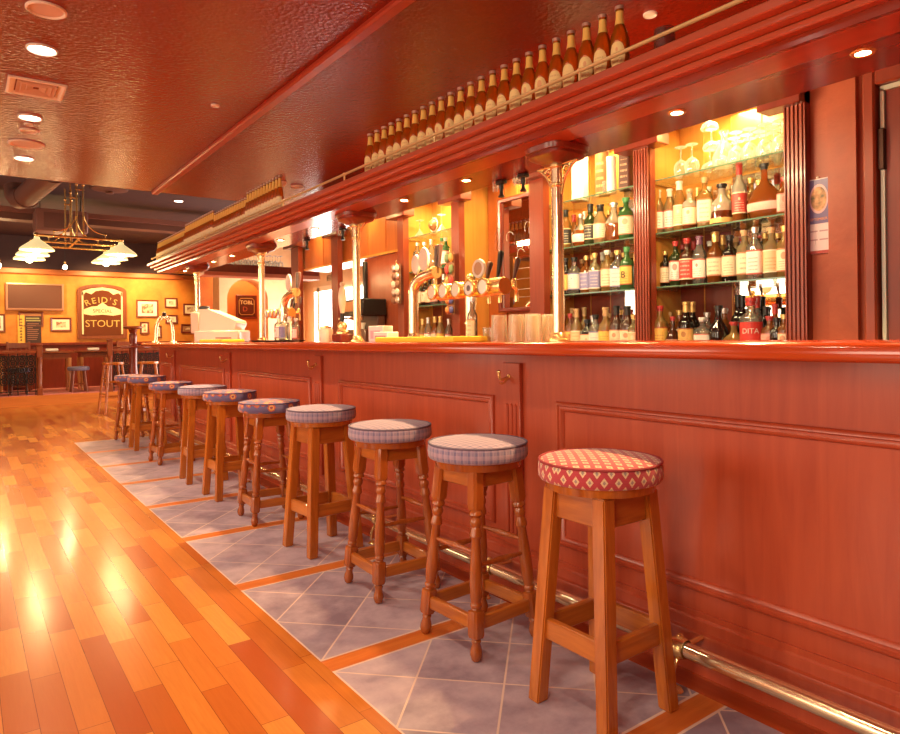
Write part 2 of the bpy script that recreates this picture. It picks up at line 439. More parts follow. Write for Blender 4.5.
def mat_stucco(name, c1, c2, rough=.6):
    m, nt, b, o = new_mat(name)
    n1 = noise(nt, coords(nt), 3.0, 6, .62, .4); n2 = noise(nt, coords(nt), 40, 3)
    nt.links.new(ramp(nt, n1, [(.32, c1), (.68, c2)]), b.inputs['Base Color'])
    b.inputs['Roughness'].default_value = rough
    bump(nt, b, math_n(nt, 'ADD', n1, math_n(nt, 'MULTIPLY', n2, .4)), .3, .01)
    return m
MW = mat_stucco('ochre stucco', (.66,.20,.022), (.80,.33,.048))
struct('wall_far', bx(B(), -4, 6.2, WALLY, WALLY+.1, 0, 2.42), MW, 'ochre stucco far wall')
struct('wall_far_upper', bx(B(), -4, 6.2, WALLY, WALLY+.1, 2.52, DZ), MD, 'dark plum upper part of the far wall')
struct('trim_4', bx(B(), -4, 6.2, WALLY-.06, WALLY+.1, 2.42, 2.52, .01), wood('picture rail', (.50,.13,.03), (.62,.20,.05), 'X'), 'wooden rail along the top of the ochre wall')
bm = bx(B(), -4, 4.07, WALLY-.03, WALLY, PZ, 1.02)
box(bm, (.03, WALLY-.035, 1.05), (8.08, .07, .06), .012)
struct('trim_5', bm, W_DARK, 'wooden dado panelling below the ochre wall')
MPL = mat_stucco('red plaster', (.27,.045,.015), (.42,.088,.03), .5)
# left wall with three tall daylight windows (behind / left of the photographer)
WIN = [(-1.6, .2), (1.6, 3.4), (4.8, 6.6), (8.6, 10.4)]
bm = B(); y = -3.2
for a, b_ in WIN:
    bx(bm, -4.1, -4, y, a, 0, DZ); bx(bm, -4.1, -4, a, b_, 0, .7); bx(bm, -4.1, -4, a, b_, 2.35, DZ); y = b_
bx(bm, -4.1, -4, y, WALLY+.1, 0, DZ)
struct('wall_left', bm, MW, 'ochre wall with windows')
for i, (a, b_) in enumerate(WIN):
    bm = B()
    for q in (a+.03, (a+b_)/2, b_-.03): bx(bm, -4.08, -4.01, q-.03, q+.03, .7, 2.35)
    for q in (.73, 1.5, 2.32): bx(bm, -4.08, -4.01, a, b_, q-.03, q+.03)
    w = struct('window_%d' % (i+1), bm, W_FAR, 'window in the left wall')
    g = link('pane', quad(B(), (-4.045,a,.7), (-4.045,b_,.7), (-4.045,b_,2.35), (-4.045,a,2.35)), GLASS, w, smooth=False)
struct('wall_back', bx(B(), -4, 6.2, -3.3, -3.2, 0, DZ), MW, 'ochre wall behind the photographer')
struct('wall_right', bx(B(), 6.1, 6.2, -3.2, WALLY, 0, DZ), mat_stucco('pale plaster', (.74,.46,.27), (.84,.56,.34)), 'pale plaster right wall beyond the bar')
# behind the back bar
struct('wall_back_bar', bx(bx(B(), 3.60, 3.68, -3.2, 6.0, 0, DZ), 3.60, 3.68, 6.0, 7.63, 1.92, DZ), MPL, 'red wall behind the back bar')
# arch wall at the far right
bm = B(); ax0, ax1, az = 4.22, 5.05, 1.90; cx = (ax0+ax1)/2; ra = (ax1-ax0)/2
poly = [(4.07,0),(ax0,0),(ax0,az)] + [(cx-ra*math.cos(PI*i/14), az+ra*math.sin(PI*i/14)) for i in range(1,14)] + [(ax1,az),(ax1,0),(5.75,0),(5.75,DZ),(4.07,DZ)]
prism(bm, poly, -.42, Matrix.Translation((0,13.2,0)) @ FX)
struct('wall_arch', bm, mat_stucco('salmon plaster', (.74,.42,.20), (.84,.52,.27)), 'pale plaster partition with a round arch')
struct('wall_niche', bx(bx(B(), 4.07, 5.75, 14.6, 14.7, 0, DZ), 5.70, 5.75, 13.62, 14.6, 0, DZ), mat_stucco('orange plaster', (.60,.17,.035), (.70,.24,.05)), 'orange wall seen through the arch')

# glazed double doors on the right wall
bm = B()
for q in (12.02, 12.93, 13.84): bx(bm, 6.03, 6.10, q-.045, q+.045, 0, 2.16)
bx(bm, 6.03, 6.10, 11.97, 13.17, 2.08, 2.18); 
for a, b_ in ((12.065,12.885), (12.975,13.2)): bx(bm, 6.045, 6.09, a, b_, 0, .12)
d = struct('door_1', bm, plain('pale door frame', (.80,.60,.42), .4), 'daylit white glazed double doors')
link('pane', quad(B(), (6.07,12.065,.12), (6.07,12.885,.12), (6.07,12.885,2.08), (6.07,12.065,2.08)), FROST, d, smooth=False)
link('pane', quad(B(), (6.07,12.975,.12), (6.07,13.2,.12), (6.07,13.2,2.08), (6.07,12.975,2.08)), FROST, d, smooth=False)
link('pane', quad(B(), (6.07,9.2,.12), (6.07,11.9,.12), (6.07,11.9,2.08), (6.07,9.2,2.08)), FROST, d, smooth=False)
h = B(); rod(h, (6.0,12.88,.95), (6.0,12.88,1.25), .012); link('door_handle', h, BRASS, d)
for q in (9.15, 10.05, 10.95): link('frame_post', bx(B(), 6.03, 6.10, q-.04, q+.04, 0, 2.16), plain('pale door frame', (.8,.6,.42)), d, smooth=False)
v = thing('wall_vent', 'small slatted vent in the pale wall above the white glazed doors', 'vent', (6.1, 12.45, 2.34))
link('vent_frame', frame(B(), .36, .14, [(0,0),(0,.02),(.018,.02),(.018,.004)], FACE_X), plain('vent beige', (.66,.46,.28)), v, smooth=False)
bm = B()
for k in range(4): box(bm, (-.01, 0, -.045+.03*k), (.012,.32,.012))
link('vent_slats', bm, plain('vent dark', (.18,.10,.06)), v, smooth=False)

# plaster wall and door at the right end of the back bar
struct('wall_plaster', bx(B(), 3.25, 3.60, 1.30, 1.548, 0, DZ), MPL, 'red textured plaster wall beside the back bar')
struct('wall_plaster_front', bx(B(), 3.215, 3.60, 1.335, 1.456, 0, DZ), MPL, 'forward step of the red textured plaster wall')
bm = B()
bx(bm, 3.19, 3.36, 1.25, 1.30, 0, 2.26, .008)
bx(bm, 3.19, 3.36, .2, 1.25, 2.165, 2.26, .008)
bx(bm, 3.19, 3.36, .10, .20, 0, 2.26, .008)
bx(bm, 3.30, 3.60, -3.2, .10, 0, DZ); bx(bm, 3.30, 3.60, .10, 1.33, 2.26, DZ)
d = struct('door_2', bm, W_PIL, 'red panelled service door in a dark wood frame')
link('door_leaf', bx(B(), 3.235, 3.27, .22, 1.222, .02, 2.14), wood('red door leaf', (.20,.035,.02), (.27,.05,.028), 'Z', .4, .1), d, smooth=False)
bm = bx(B(), 3.222, 3.25, 1.225, 1.240, 0, 2.15); bx(bm, 3.222, 3.25, .22, 1.240, 2.142, 2.163)
link('weather_strip', bm, plain('pale green metal strip', (.62,.66,.55), .35), d, smooth=False, label='pale metal strip round the door leaf')
link('hinge', bx(B(), 3.212, 3.24, 1.222, 1.249, 1.80, 1.98, .004), plain('bronze hinge', (.07,.03,.02), .4, .8), d, smooth=False)
# ================================================================== BAR FRONT
SEAM = (2.15, 4.12, 6.0, 7.93)
bar = thing('panelled_bar', 'long red mahogany bar front with moulded panels under the counter', 'bar', (1.95, 3.8, 0))
OX, OY = 1.95, 3.8
def L(bm): bmesh.ops.translate(bm, verts=bm.verts[:], vec=(-OX, -OY, 0)); return bm
link('front_panel', L(bx(B(), 1.95, 2.02, -1.6, 8.70, 0, 1.02)), W_BAR, bar, smooth=False)
bm = extr_y(B(), [(1.95,0),(1.915,0),(1.915,.115),(1.92,.13),(1.932,.135),(1.935,.165),(1.943,.172),(1.943,.19),(1.95,.19)], -1.6, 8.70)
link('plinth', L(bm), W_BAR, bar, label='stepped wooden plinth along the foot of the bar')
MP = [(0,0),(0,.008),(.006,.016),(.014,.017),(.018,.011),(.024,.011),(.028,.014),(.034,.010),(.040,.002),(.040,0)]
for a, b_ in ((.0-.45, 1.940), (2.337, 3.874), (4.305, 5.79), (6.19, 7.72), (8.10, 8.58)):
    M = Matrix.Translation((1.951, (a+b_)/2, .545)) @ FACE_X
    bm = frame(B(), b_-a, .58, MP, M)
    link('panel_moulding', L(bm), W_BAR, bar, angle=50)
for s in SEAM:
    bm = B(); y0 = s-.005; y1 = s+.105
    bx(bm, 1.93, 1.951, y0, y1, .19, .985, .003)
    for k in range(3):
        yy = y0+.028+.027*k
        lathe(bm, [(0,.24),(.009,.25),(.009,.80),(0,.81)], 8, Matrix.Translation((1.930, yy, 0)))
    link('pilaster', L(bm), W_BAR, bar)
    hk = B(); hy = s+.062
    lathe(hk, [(0,0),(.011,0),(.009,.006),(0,.006)], 10, Matrix.Translation((1.930,hy,.925)) @ Matrix.Rotation(R(-90),4,'Y'))
    tube(hk, bez((1.926,hy,.925),(1.88,hy,.90),(1.87,hy,.915),(1.872,hy,.945),8), [.006]*7+[.007,.008], 8)
    tube(hk, bez((1.926,hy,.92),(1.90,hy,.895),(1.885,hy,.89),(1.878,hy,.90),6), .005, 8)
    ball(hk, (1.872,hy,.947), .009, 8)
    link('coat_hook', L(hk), BRASS, bar, label='small brass coat hook')

# the counter top with its return at the far end
bm = B()
prof = [(1.75,1.035),(1.755,1.028),(1.765,1.025),(2.46,1.025),(2.46,1.075),(1.768,1.075),(1.757,1.071),(1.75,1.062)]
extr_y(bm, prof, -1.6, 8.72)
ct = link('bar_counter', bm, W_TOP); tag(ct, 'long polished red wooden counter top running the length of the bar', 'counter')
# back side of the bar (staff side)
tag(link('under_counter_cabinet', bx(B(), 2.0205, 2.42, -1.6, 8.70, .0, 1.02), W_DARK, smooth=False), 'dark cabinet run under the staff side of the counter', 'cabinet')

# brass foot rail
fr = thing('foot_rail', 'polished brass foot rail along the base of the bar', 'rail', (1.80, 3.7, 0))
bm = B(); rod(bm, (0,-5.3,.125), (0,4.95,.125), .024, 14); ball(bm, (0,4.95,.125), .03); link('rail', bm, BRASSP, fr)
for s in (1.27, 2.20, 3.15, 4.17, 5.1, 6.06, 7.0, 7.98):
    bm = B(); y = s-3.7
    lathe(bm, [(.029,-.022),(.033,-.012),(.033,.012),(.029,.022)], 14, Matrix.Translation((0,y,.125)) @ Matrix.Rotation(R(90),4,'X'))
    tube(bm, bez((0,y,.10),(-.035,y,.09),(-.05,y,.04),(-.03,y,.004),8), .007, 8)
    lathe(bm, [(0,.002),(.026,.002),(.02,.010),(0,.012)], 12, Matrix.Translation((-.03,y,0)))
    tube(bm, [(.02,y,.125),(.115,y,.125)], .008, 8)
    ball(bm, (0,y,.158), .012, 8)
    link('rail_bracket', bm, BRASS, fr)

# ================================================================== CANOPY
can = thing('bar_canopy', 'long stepped mahogany canopy hung above the bar counter', 'canopy', (2.15, 3.7, 1.95))
def LC(bm): bmesh.ops.translate(bm, verts=bm.verts[:], vec=(-2.15, -3.7, -1.95)); return bm
Y0, Y1 = -1.6, 9.0
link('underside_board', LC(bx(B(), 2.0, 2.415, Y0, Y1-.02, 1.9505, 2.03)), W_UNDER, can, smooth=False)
steps = [(1.8846, 2.0272, 2.0593), (1.9236, 2.0022, 2.0272), (1.9655, 1.9786, 2.0022), (2.015, 1.95, 1.9786)]
for k, (x, z0, z1) in enumerate(steps):
    r = .004
    bm = extr_y(B(), [(x+.14,z0),(x+r,z0),(x,z0+r),(x,z1-r),(x+r,z1),(x+.14,z1)], Y0, Y1-.004*k)
    link('front_board', LC(bm), W_CAN, can)
link('top_board', LC(bx(B(), 1.96, 2.415, Y0, Y1, 2.04, 2.0590)), W_CAN, can, smooth=False)
for _y in (2.04, 2.92, 4.73): link('added_light_housing', LC(bx(B(), 2.415, 2.427, _y-.32, _y+.32, 2.0, 2.05)), BRASS, can, smooth=False)  # housings added behind the canopy to carry the shelf fill lights
gr = B(); rod(gr, (1.93,Y0,2.117), (1.93,8.93,2.117), .0075, 8); ball(gr, (1.93,8.93,2.117), .014, 8)
gr = link('gallery_rail', LC(gr), GILT, can, label='thin brass gallery rail along the canopy edge')
y = .80
while y < 8.95:
    p = B(); lathe(p, [(0,2.0593),(.013,2.0593),(.011,2.064),(.0055,2.068),(.0055,2.11),(.011,2.112),(.011,2.122),(.006,2.127),(0,2.128)], 8, Matrix.Translation((1.93,y,0)))
    link('gallery_post', LC(p), GILT, gr); y += .98
# canopy return across the far end
ret = thing('canopy_return', 'dark fascia beam with pale underside crossing behind the bar at its far end', 'beam', (3.0, 8.95, 1.95))
link('fascia', bx(B(), -.44, 1.2, 0, .06, .05, .16), W_DARK, ret, smooth=False)
link('underside', bx(B(), -.44, 1.2, -.02, .30, 0, .05), plain('pinkish board', (.55,.20,.13), .4), ret, smooth=False)
link('shelf', bx(B(), -.44, 1.2, .06, .32, .13, .16), W_DARK, ret, smooth=False)

# recessed canopy spotlights
SPOTS_Y = (.90, 1.555, 2.88, 3.51, 4.80, 5.50, 6.78, 7.40, 8.55)
EM = glow('halogen lamp', (1,.86,.60), 38)
dl = thing('recessed_spotlight', 'x', 'light', (2.222, .9, 1.95), 0, 'small spotlights recessed in the canopy underside')
link('trim_ring', lathe(B(), [(.022,0),(.022,-.004),(.032,-.005),(.036,0)], 20), BRASS, dl)
link('lamp', lathe(B(), [(0,-.0015),(.022,-.0015)], 20), EM, dl)
ORD = ('nearest', 'second', 'third', 'fourth', 'fifth', 'sixth', 'seventh', 'eighth', 'farthest')
for i, y in enumerate(SPOTS_Y):
    lb = 'round recessed spotlight in the canopy underside, %s along the row' % ORD[i]
    if i == 0: dl['label'] = lb
    else: dup(dl, (2.222, y, 1.95), None, lb)
    lamp('spot_lamp', 'SPOT', (2.222, y, 1.935), 74, (1,.60,.25), .022, (0,0,0), spot=R(115), blend=.5)

# ================================================================== BRASS COLUMNS
def openwork(y0, s):
    """pierced brass bracket in the y-z plane: quarter curve, rail and cross scrolls"""
    bm = B()
    tube(bm, bez((0,s*.03,1.74),(0,s*.035,1.80),(0,s*.07,1.855),(0,s*.125,1.878),10), .006, 6)
    tube(bm, [(0,s*.03,1.878),(0,s*.125,1.878)], .005, 6)
    for c, r_ in ((( .058,1.852), .014), ((.088,1.862), .010), ((.047,1.815), .010)):
        tube(bm, [(0, s*c[0]+r_*math.cos(2*PI*k/10), c[1]+r_*math.sin(2*PI*k/10)) for k in range(11)], .0035, 5, False)
    return bm
col = thing('brass_column', 'x', 'column', (2.20, 2.175, 1.075), 0, 'brass columns between counter and canopy')
bm = lathe(B(), [(0,0),(.052,0),(.052,.008),(.040,.014),(.036,.03),(.030,.04),(0,.04)], 24); link('column_base', bm, BRASS, col)
link('shaft', lathe(B(), [(.0275,.03),(.0275,.80),(0,.80)], 24), BRASSP, col)
bm = lathe(B(), [(.0275,.70),(.033,.705),(.033,.715),(.0275,.72)], 24); lathe(bm, [(.0275,.785),(.036,.79),(.036,.805),(.03,.812)], 24); link('collar', bm, BRASS, col)
bm = lathe(B(), [(0,.800),(.055,.802),(.065,.812),(.10,.826),(.108,.836),(.108,.848),(.118,.852),(.122,.874),(0,.874)], 32, None, 1, 1, 4.5)
link('capital', bm, W_DARK, col, label='dark wood capital with rounded edge')
for s in (-1, 1):
    bm = openwork(0, s); bmesh.ops.translate(bm, verts=bm.verts[:], vec=(0,0,-1.075)); link('scroll_bracket', bm, BRASS, col)
CL = ('nearest brass column, beside the stacked tumblers on the counter', 'second brass column from the near end of the bar, beside the beer engine',
      'third brass column, behind the cluster of beer taps', 'farthest brass column, beside the cream cash register')
col['label'] = CL[0]
for k, y in enumerate((4.10, 5.90, 7.95)): dup(col, (2.20, y, 1.075), None, CL[k+1])

# ================================================================== BOTTLES (generator)
def lerp_prof(P, z):
    for (r0, z0), (r1, z1) in zip(P, P[1:]):
        if z0 <= z <= z1 and z1 > z0: return r0+(r1-r0)*(z-z0)/(z1-z0)
    return P[-1][0]
SHAPES = {   # (radius fraction, height fraction)
 'beer':   [(.9,0),(1,.02),(1,.50),(.97,.56),(.80,.64),(.50,.74),(.40,.82),(.37,.93),(.43,.935),(.43,.965)],
 'wine':   [(.9,0),(1,.02),(1,.56),(.93,.62),(.62,.68),(.40,.74),(.36,.94),(.42,.945),(.42,.965)],
 'spirit': [(.92,0),(1,.015),(1,.62),(.94,.67),(.62,.72),(.40,.76),(.36,.80),(.36,.93),(.44,.935),(.44,.96)],
 'square': [(.95,0),(1,.02),(1,.63),(.85,.69),(.40,.75),(.34,.78),(.34,.92),(.42,.925),(.42,.95)],
 'cone':   [(.95,0),(1,.03),(.98,.12),(.80,.38),(.52,.60),(.34,.74),(.30,.93),(.38,.935),(.38,.96)],
 'round':  [(.60,0),(.85,.06),(1,.22),(.97,.40),(.70,.55),(.36,.64),(.26,.72),(.24,.93),(.30,.935),(.30,.96)],
 'flask':  [(.55,0),(.85,.05),(1,.20),(.98,.36),(.70,.52),(.30,.64),(.20,.70),(.18,.93),(.24,.935),(.24,.96)],
 'slim':   [(.92,0),(1,.02),(1,.58),(.90,.66),(.55,.76),(.42,.84),(.40,.95),(.48,.955),(.48,.965)],
 'bell':   [(.85,0),(1,.03),(1,.14),(.88,.34),(.95,.44),(.80,.56),(.42,.68),(.32,.76),(.30,.93),(.38,.935),(.38,.96)],
}
LRANGE = {'beer':(.06,.44),'wine':(.14,.50),'spirit':(.12,.56),'square':(.10,.56),'cone':(.05,.30),'round':(.14,.40),'flask':(.15,.30),'slim':(.12,.52),'bell':(.03,.16)}
CAPF = {'beer':.935}
MESH = {}
def bottle_mesh(shape, h, r, gm, cap_h):
    key = ('b', shape, h, r, gm.name)
    if key not in MESH:
        P = [(a*r, z*h) for a, z in SHAPES[shape]]
        sx = .5 if shape == 'flask' else 1
        bm = lathe(B(), [(0,0)]+P+[(0,P[-1][1])], 16, None, sx, 1, 5 if shape == 'square' else 2, .66*h)
        me = bpy.data.meshes.new('glass_bottle'); bmesh.ops.recalc_face_normals(bm, faces=bm.faces[:]); bm.to_mesh(me); bm.free()
        me.materials.append(gm); me.polygons.foreach_set('use_smooth', [True]*len(me.polygons)); me.set_sharp_from_angle(angle=R(50))
        MESH[key] = me
    return MESH[key]
def shell_mesh(kind, shape, h, r, z0, z1, m, half=75, round_=False):
    """label wrapped on the bottle's own profile, centred on -x"""
    key = (kind, shape, h, r, z0, z1, m.name, half, round_)
    if key not in MESH:
        P = [(a*r, z*h) for a, z in SHAPES[shape]]
        q = 5 if shape == 'square' else 2; sx = .5 if shape == 'flask' else 1
        nz, na = (8, 12) if round_ else (4, 12)
        bm = B(); rows = []
        for i in range(nz+1):
            t = i/nz; z = (z0+(z1-z0)*t)*h
            w = half if not round_ else half*math.sqrt(max(.02, 1-(2*t-1)**2))
            rr = lerp_prof(P, z)+.0012; row = []
            for k in range(na+1):
                a = PI+R(w)*(2*k/na-1); ca, sa = math.cos(a), math.sin(a)
                f = 1 if q == 2 else 1/((abs(ca)**q+abs(sa)**q)**(1/q))
                row.append(bm.verts.new((rr*f*ca*sx-(.0006 if sx < 1 else 0), rr*f*sa, z)))
            rows.append(row)
        for a, b_ in zip(rows, rows[1:]):
            for k in range(na): bm.faces.new((a[k], a[k+1], b_[k+1], b_[k]))
        me = bpy.data.meshes.new(kind); bm.to_mesh(me); bm.free(); me.materials.append(m)
        me.polygons.foreach_set('use_smooth', [True]*len(me.polygons)); MESH[key] = me
    return MESH[key]
def cap_mesh(shape, h, r, z0, m, extra=1.12):
    key = ('cap', shape, h, r, z0, m.name)
    if key not in MESH:
        P = [(a*r, z*h) for a, z in SHAPES[shape]]
        zs = [z0*h] + [z for _, z in P if z > z0*h+.001]
        pts = [(lerp_prof(P, z)*extra+.0006, z) for z in zs] + [(P[-1][0]*1.12+.0006, h*.995), (P[-1][0]*.95, h), (0, h)]
        sx = .5 if False else 1
        bm = lathe(B(), pts, 12)
        if shape == 'flask': bmesh.ops.scale(bm, vec=(.62,1,1), verts=bm.verts[:])
        me = bpy.data.meshes.new('cap'); bmesh.ops.recalc_face_normals(bm, faces=bm.faces[:]); bm.to_mesh(me); bm.free(); me.materials.append(m)
        me.polygons.foreach_set('use_smooth', [True]*len(me.polygons)); me.set_sharp_from_angle(angle=R(45)); MESH[key] = me
    return MESH[key]
def bottle(name, shape, h, r, gm, lm, cm, loc, rz=0, capz=None, lab=None, neck=None, label=None, cat='bottle', group=None, round_label=False):
    o = inst(name, bottle_mesh(shape, h, r, gm, 0), None, loc, rz)
    tag(o, label, cat, group)
    if cm: inst('cap', cap_mesh(shape, h, r, capz or .90, cm), o)
    if lm:
        z0, z1 = lab or LRANGE[shape]
        inst('label', shell_mesh('label', shape, h, r, z0, z1, lm, 50 if round_label else 75, round_label), o)
    if neck: inst('neck_label', shell_mesh('neck_label', shape, h, r, neck[1], neck[2], neck[0], 170), o)
    return o

AMBER = bottle_glass('amber beer glass', (.95,.30,.02), .42)
GOLDF = plain('gold neck foil', (.92,.62,.16), .35, .1)
BEERL = label_mat('round beer label', (.94,.70,.30), (.78,.34,.16), (.55,.25,.10))
BEERL2 = label_mat('square beer label', (.95,.80,.48), (.84,.55,.22), (.6,.35,.18))
CROWN = plain('crown cap', (.62,.42,.34), .3, .5)
for i in range(24):
    y = 1.655+i*1.905/23
    bottle('beer_bottle', 'beer', .278, .0355, AMBER, BEERL, CROWN, (2.015, y, 2.0593), R(random.uniform(-14,14)+25), .95, (.11,.50), (GOLDF,.74,.925),
           'amber beer bottle with oval label and gold neck, in the near row on the canopy', 'bottle', 'beer bottles in the near row on the canopy', True)
k = 0
for a, b_, n, h, r, lb, gp in ((4.95,5.66,12,.305,.0275,'tall amber beer bottle of the far row\'s nearest cluster on the canopy','first far cluster of beer bottles'),
                       (5.73,6.58,14,.268,.0265,'shorter amber beer bottle between the two tall clusters on the canopy','second far cluster of beer bottles'),
                       (6.65,7.62,16,.305,.0275,'tall amber beer bottle of the far row\'s second tall cluster on the canopy','third far cluster of beer bottles'),
                       (7.69,8.90,19,.268,.0262,'shorter amber beer bottle at the far end of the canopy','last far cluster of beer bottles')):
    for i in range(n):
        bottle('beer_bottle', 'beer', h, r, AMBER, BEERL2, CROWN, (2.0, a+(b_-a)*i/(n-1), 2.0593), R(20), .95, (.03,.46), (GOLDF,.70,.925), lb, 'bottle', gp)
def tumbler_mesh(h, r, m, name='tumbler'):
    key = (name, h, r, m.name)
    if key not in MESH:
        bm = lathe(B(), [(0,.006),(r*.86,.006),(r*.98,h),(r,h),(r*.90,0),(0,0)][::-1], 16)
        me = bpy.data.meshes.new(name); bmesh.ops.recalc_face_normals(bm, faces=bm.faces[:]); bm.to_mesh(me); bm.free(); me.materials.append(m)
        me.polygons.foreach_set('use_smooth', [True]*len(me.polygons)); me.set_sharp_from_angle(angle=R(50)); MESH[key] = me
    return MESH[key]
o = inst('glass_tumbler', tumbler_mesh(.13, .04, thin_glass('dim glass', (.75,.5,.4), .05, .2)), None, (2.04, 1.475, 2.1895)); o.rotation_euler[0] = PI
tag(o, 'upturned glass tumbler alone on the canopy beyond the beer bottles', 'glass')

# ================================================================== STOOLS
def fabric(name, kind, c0, c1, c2, c3=None):
    m, nt, b, o = new_mat(name)
    g = sep(nt, coords(nt)); nz = sep(nt, N(nt, 'ShaderNodeNewGeometry').outputs['Normal'])[2]
    ang = math_n(nt, 'MULTIPLY', math_n(nt, 'ARCTAN2', g[1], g[0]), .187)
    top = math_n(nt, 'GREATER_THAN', g[2], .7005)
    u = mixf(nt, top, ang, g[0]); v = mixf(nt, top, g[2], g[1])
    if kind == 'check':
        def st(q, w, k): return math_n(nt, 'GREATER_THAN', math_n(nt, 'SINE', math_n(nt, 'MULTIPLY', q, 2*PI/w)), k)
        a = st(u, .026, .2); b2 = st(v, .026, .2); thin = st(u, .013, .75)
        s = math_n(nt, 'MULTIPLY', math_n(nt, 'ADD', a, b2), .5)
        col = mixc(nt, s, c0, c1); col = mixc(nt, math_n(nt, 'MULTIPLY', thin, .5), col, c2)
    elif kind == 'diamond':
        w, h = .040, .030
        def dia(ou, ov):
            fu = math_n(nt, 'ABSOLUTE', math_n(nt, 'SUBTRACT', math_n(nt, 'FRACT', math_n(nt, 'ADD', math_n(nt, 'DIVIDE', u, w), 20+ou)), .5))
            fv = math_n(nt, 'ABSOLUTE', math_n(nt, 'SUBTRACT', math_n(nt, 'FRACT', math_n(nt, 'ADD', math_n(nt, 'DIVIDE', v, h*1.6), 20+ov)), .5))
            return math_n(nt, 'ADD', fu, math_n(nt, 'MULTIPLY', fv, .95))
        d = math_n(nt, 'MINIMUM', dia(0, .1), dia(.5, .6))
        col = mixc(nt, math_n(nt, 'LESS_THAN', d, .27), c0, c1)
        col = mixc(nt, math_n(nt, 'LESS_THAN', d, .12), col, c2)
        th = math_n(nt, 'GREATER_THAN', math_n(nt, 'SINE', math_n(nt, 'MULTIPLY', v, 900.0)), .4)
        col = mixc(nt, math_n(nt, 'MULTIPLY', th, .15), col, c3 or c0)
    else:
        cb = N(nt, 'ShaderNodeCombineXYZ'); nt.links.new(u, cb.inputs[0]); nt.links.new(v, cb.inputs[1])
        vo = N(nt, 'ShaderNodeTexVoronoi', feature='F1'); vo.inputs['Scale'].default_value = 21; nt.links.new(cb.outputs[0], vo.inputs['Vector'])
        d = vo.outputs['Distance']
        pet = math_n(nt, 'ADD', d, math_n(nt, 'MULTIPLY', noise(nt, cb.outputs[0], 130, 1), .28))
        col = mixc(nt, math_n(nt, 'LESS_THAN', pet, .62), c0, c1)
        col = mixc(nt, math_n(nt, 'LESS_THAN', pet, .47), col, c2)
        col = mixc(nt, math_n(nt, 'LESS_THAN', pet, .32), col, c3)
    wv = noise(nt, mapping(nt, coords(nt), (1,1,1)), 260, 1)
    nt.links.new(col, b.inputs['Base Color']); b.inputs['Roughness'].default_value = .85
    b.inputs['Sheen Weight'].default_value = .3
    bump(nt, b, wv, .3, .002)
    return m
def mixf(nt, f, a, b):
    n = nt.nodes.new('ShaderNodeMix')
    nt.links.new(f, n.inputs[0]); nt.links.new(a, n.inputs[2]); nt.links.new(b, n.inputs[3]); return n.outputs[0]
F_DIA = fabric('crimson diamond fabric', 'diamond', (.46,.045,.065), (.74,.55,.34), (.34,.26,.24), (.30,.05,.06))
F_CHK = fabric('lilac check fabric', 'check', (.40,.29,.40), (.17,.15,.28), (.46,.37,.46))
F_FLO = fabric('blue floral fabric', 'floral', (.13,.11,.26), (.52,.11,.07), (.68,.38,.16), (.26,.06,.12))
PIPE = {F_DIA.name: plain('crimson piping', (.32,.04,.05), .8), F_CHK.name: plain('slate piping', (.16,.13,.20), .8), F_FLO.name: plain('navy piping', (.13,.10,.22), .8)}
SEATR = .186
def cushion(t, m, dz=0):
    prof = [(0,.644),(.170,.644),(.182,.647),(.187,.654),(.189,.670),(.187,.690),(.184,.697),(.176,.7015),(.14,.708),(.07,.712),(0,.713)]
    bm = lathe(B(), [(r, z) for r, z in prof], 40); o = link('cushion', bm, m, t, (0,0,dz), angle=60)
    bm = B(); tube(bm, [(.1845*math.cos(2*PI*k/48), .1845*math.sin(2*PI*k/48), .699) for k in range(49)], .004, 6, False)
    link('piping', bm, PIPE[m.name], o)
def square_stool(label, m, loc, rz):
    t = thing('bar_stool', label, 'stool', loc, rz, 'round padded bar stools along the bar')
    cushion(t, m)
    link('seat_board', lathe(B(), [(0,.622),(.165,.622),(.168,.6435),(0,.6435)], 32), W_OAK, t)
    T, Bt = .098, .139
    def leg(sx, sy):
        bm = B(); a = .024
        rows = []
        for z, c in ((.62, T), (.0, Bt)):
            w = a if z > .1 else a*.95
            rows.append([bm.verts.new((sx*c+dx*w, sy*c+dy*w, z)) for dx, dy in ((-1,-1),(1,-1),(1,1),(-1,1))])
        bm.faces.new(rows[0]); bm.faces.new(rows[1][::-1])
        for i in range(4): bm.faces.new((rows[0][i], rows[1][i], rows[1][(i+1)%4], rows[0][(i+1)%4]))
        bmesh.ops.recalc_face_normals(bm, faces=bm.faces[:])
        bmesh.ops.bevel(bm, geom=[e for e in bm.edges], offset=.004, segments=2, affect='EDGES')
        return bm
    for sx in (-1, 1):
        for sy in (-1, 1): link('leg', leg(sx, sy), W_OAK, t)
    for s in (-1, 1):
        link('apron', bx(B(), -.090, .090, s*.100-.010, s*.100+.010, .535, .618, .003), W_OAKX, t)
        link('apron', bx(B(), s*.100-.010, s*.100+.010, -.090, .090, .535, .618, .003), W_OAKY, t)
        c = T+(Bt-T)*(.62-.215)/.62
        link('stretcher', bx(B(), -c, c, s*c-.011, s*c+.011, .185, .245, .004), W_OAKX, t)
        c = T+(Bt-T)*(.62-.215)/.62
        link('stretcher', bx(B(), s*c-.011, s*c+.011, -c, c, .185, .245, .004), W_OAKY, t)
    return t
TURNP = [(0,.62),(.026,.62),(.027,.50),(.020,.485),(.024,.478),(.025,.470),(.016,.462),(.022,.45),(.021,.44),(.0165,.43),(.022,.41),(.023,.40),(.016,.39),(.0215,.30),(.023,.24),(.021,.20),(.017,.187),(.021,.181),(.021,.175),(.017,.168)]
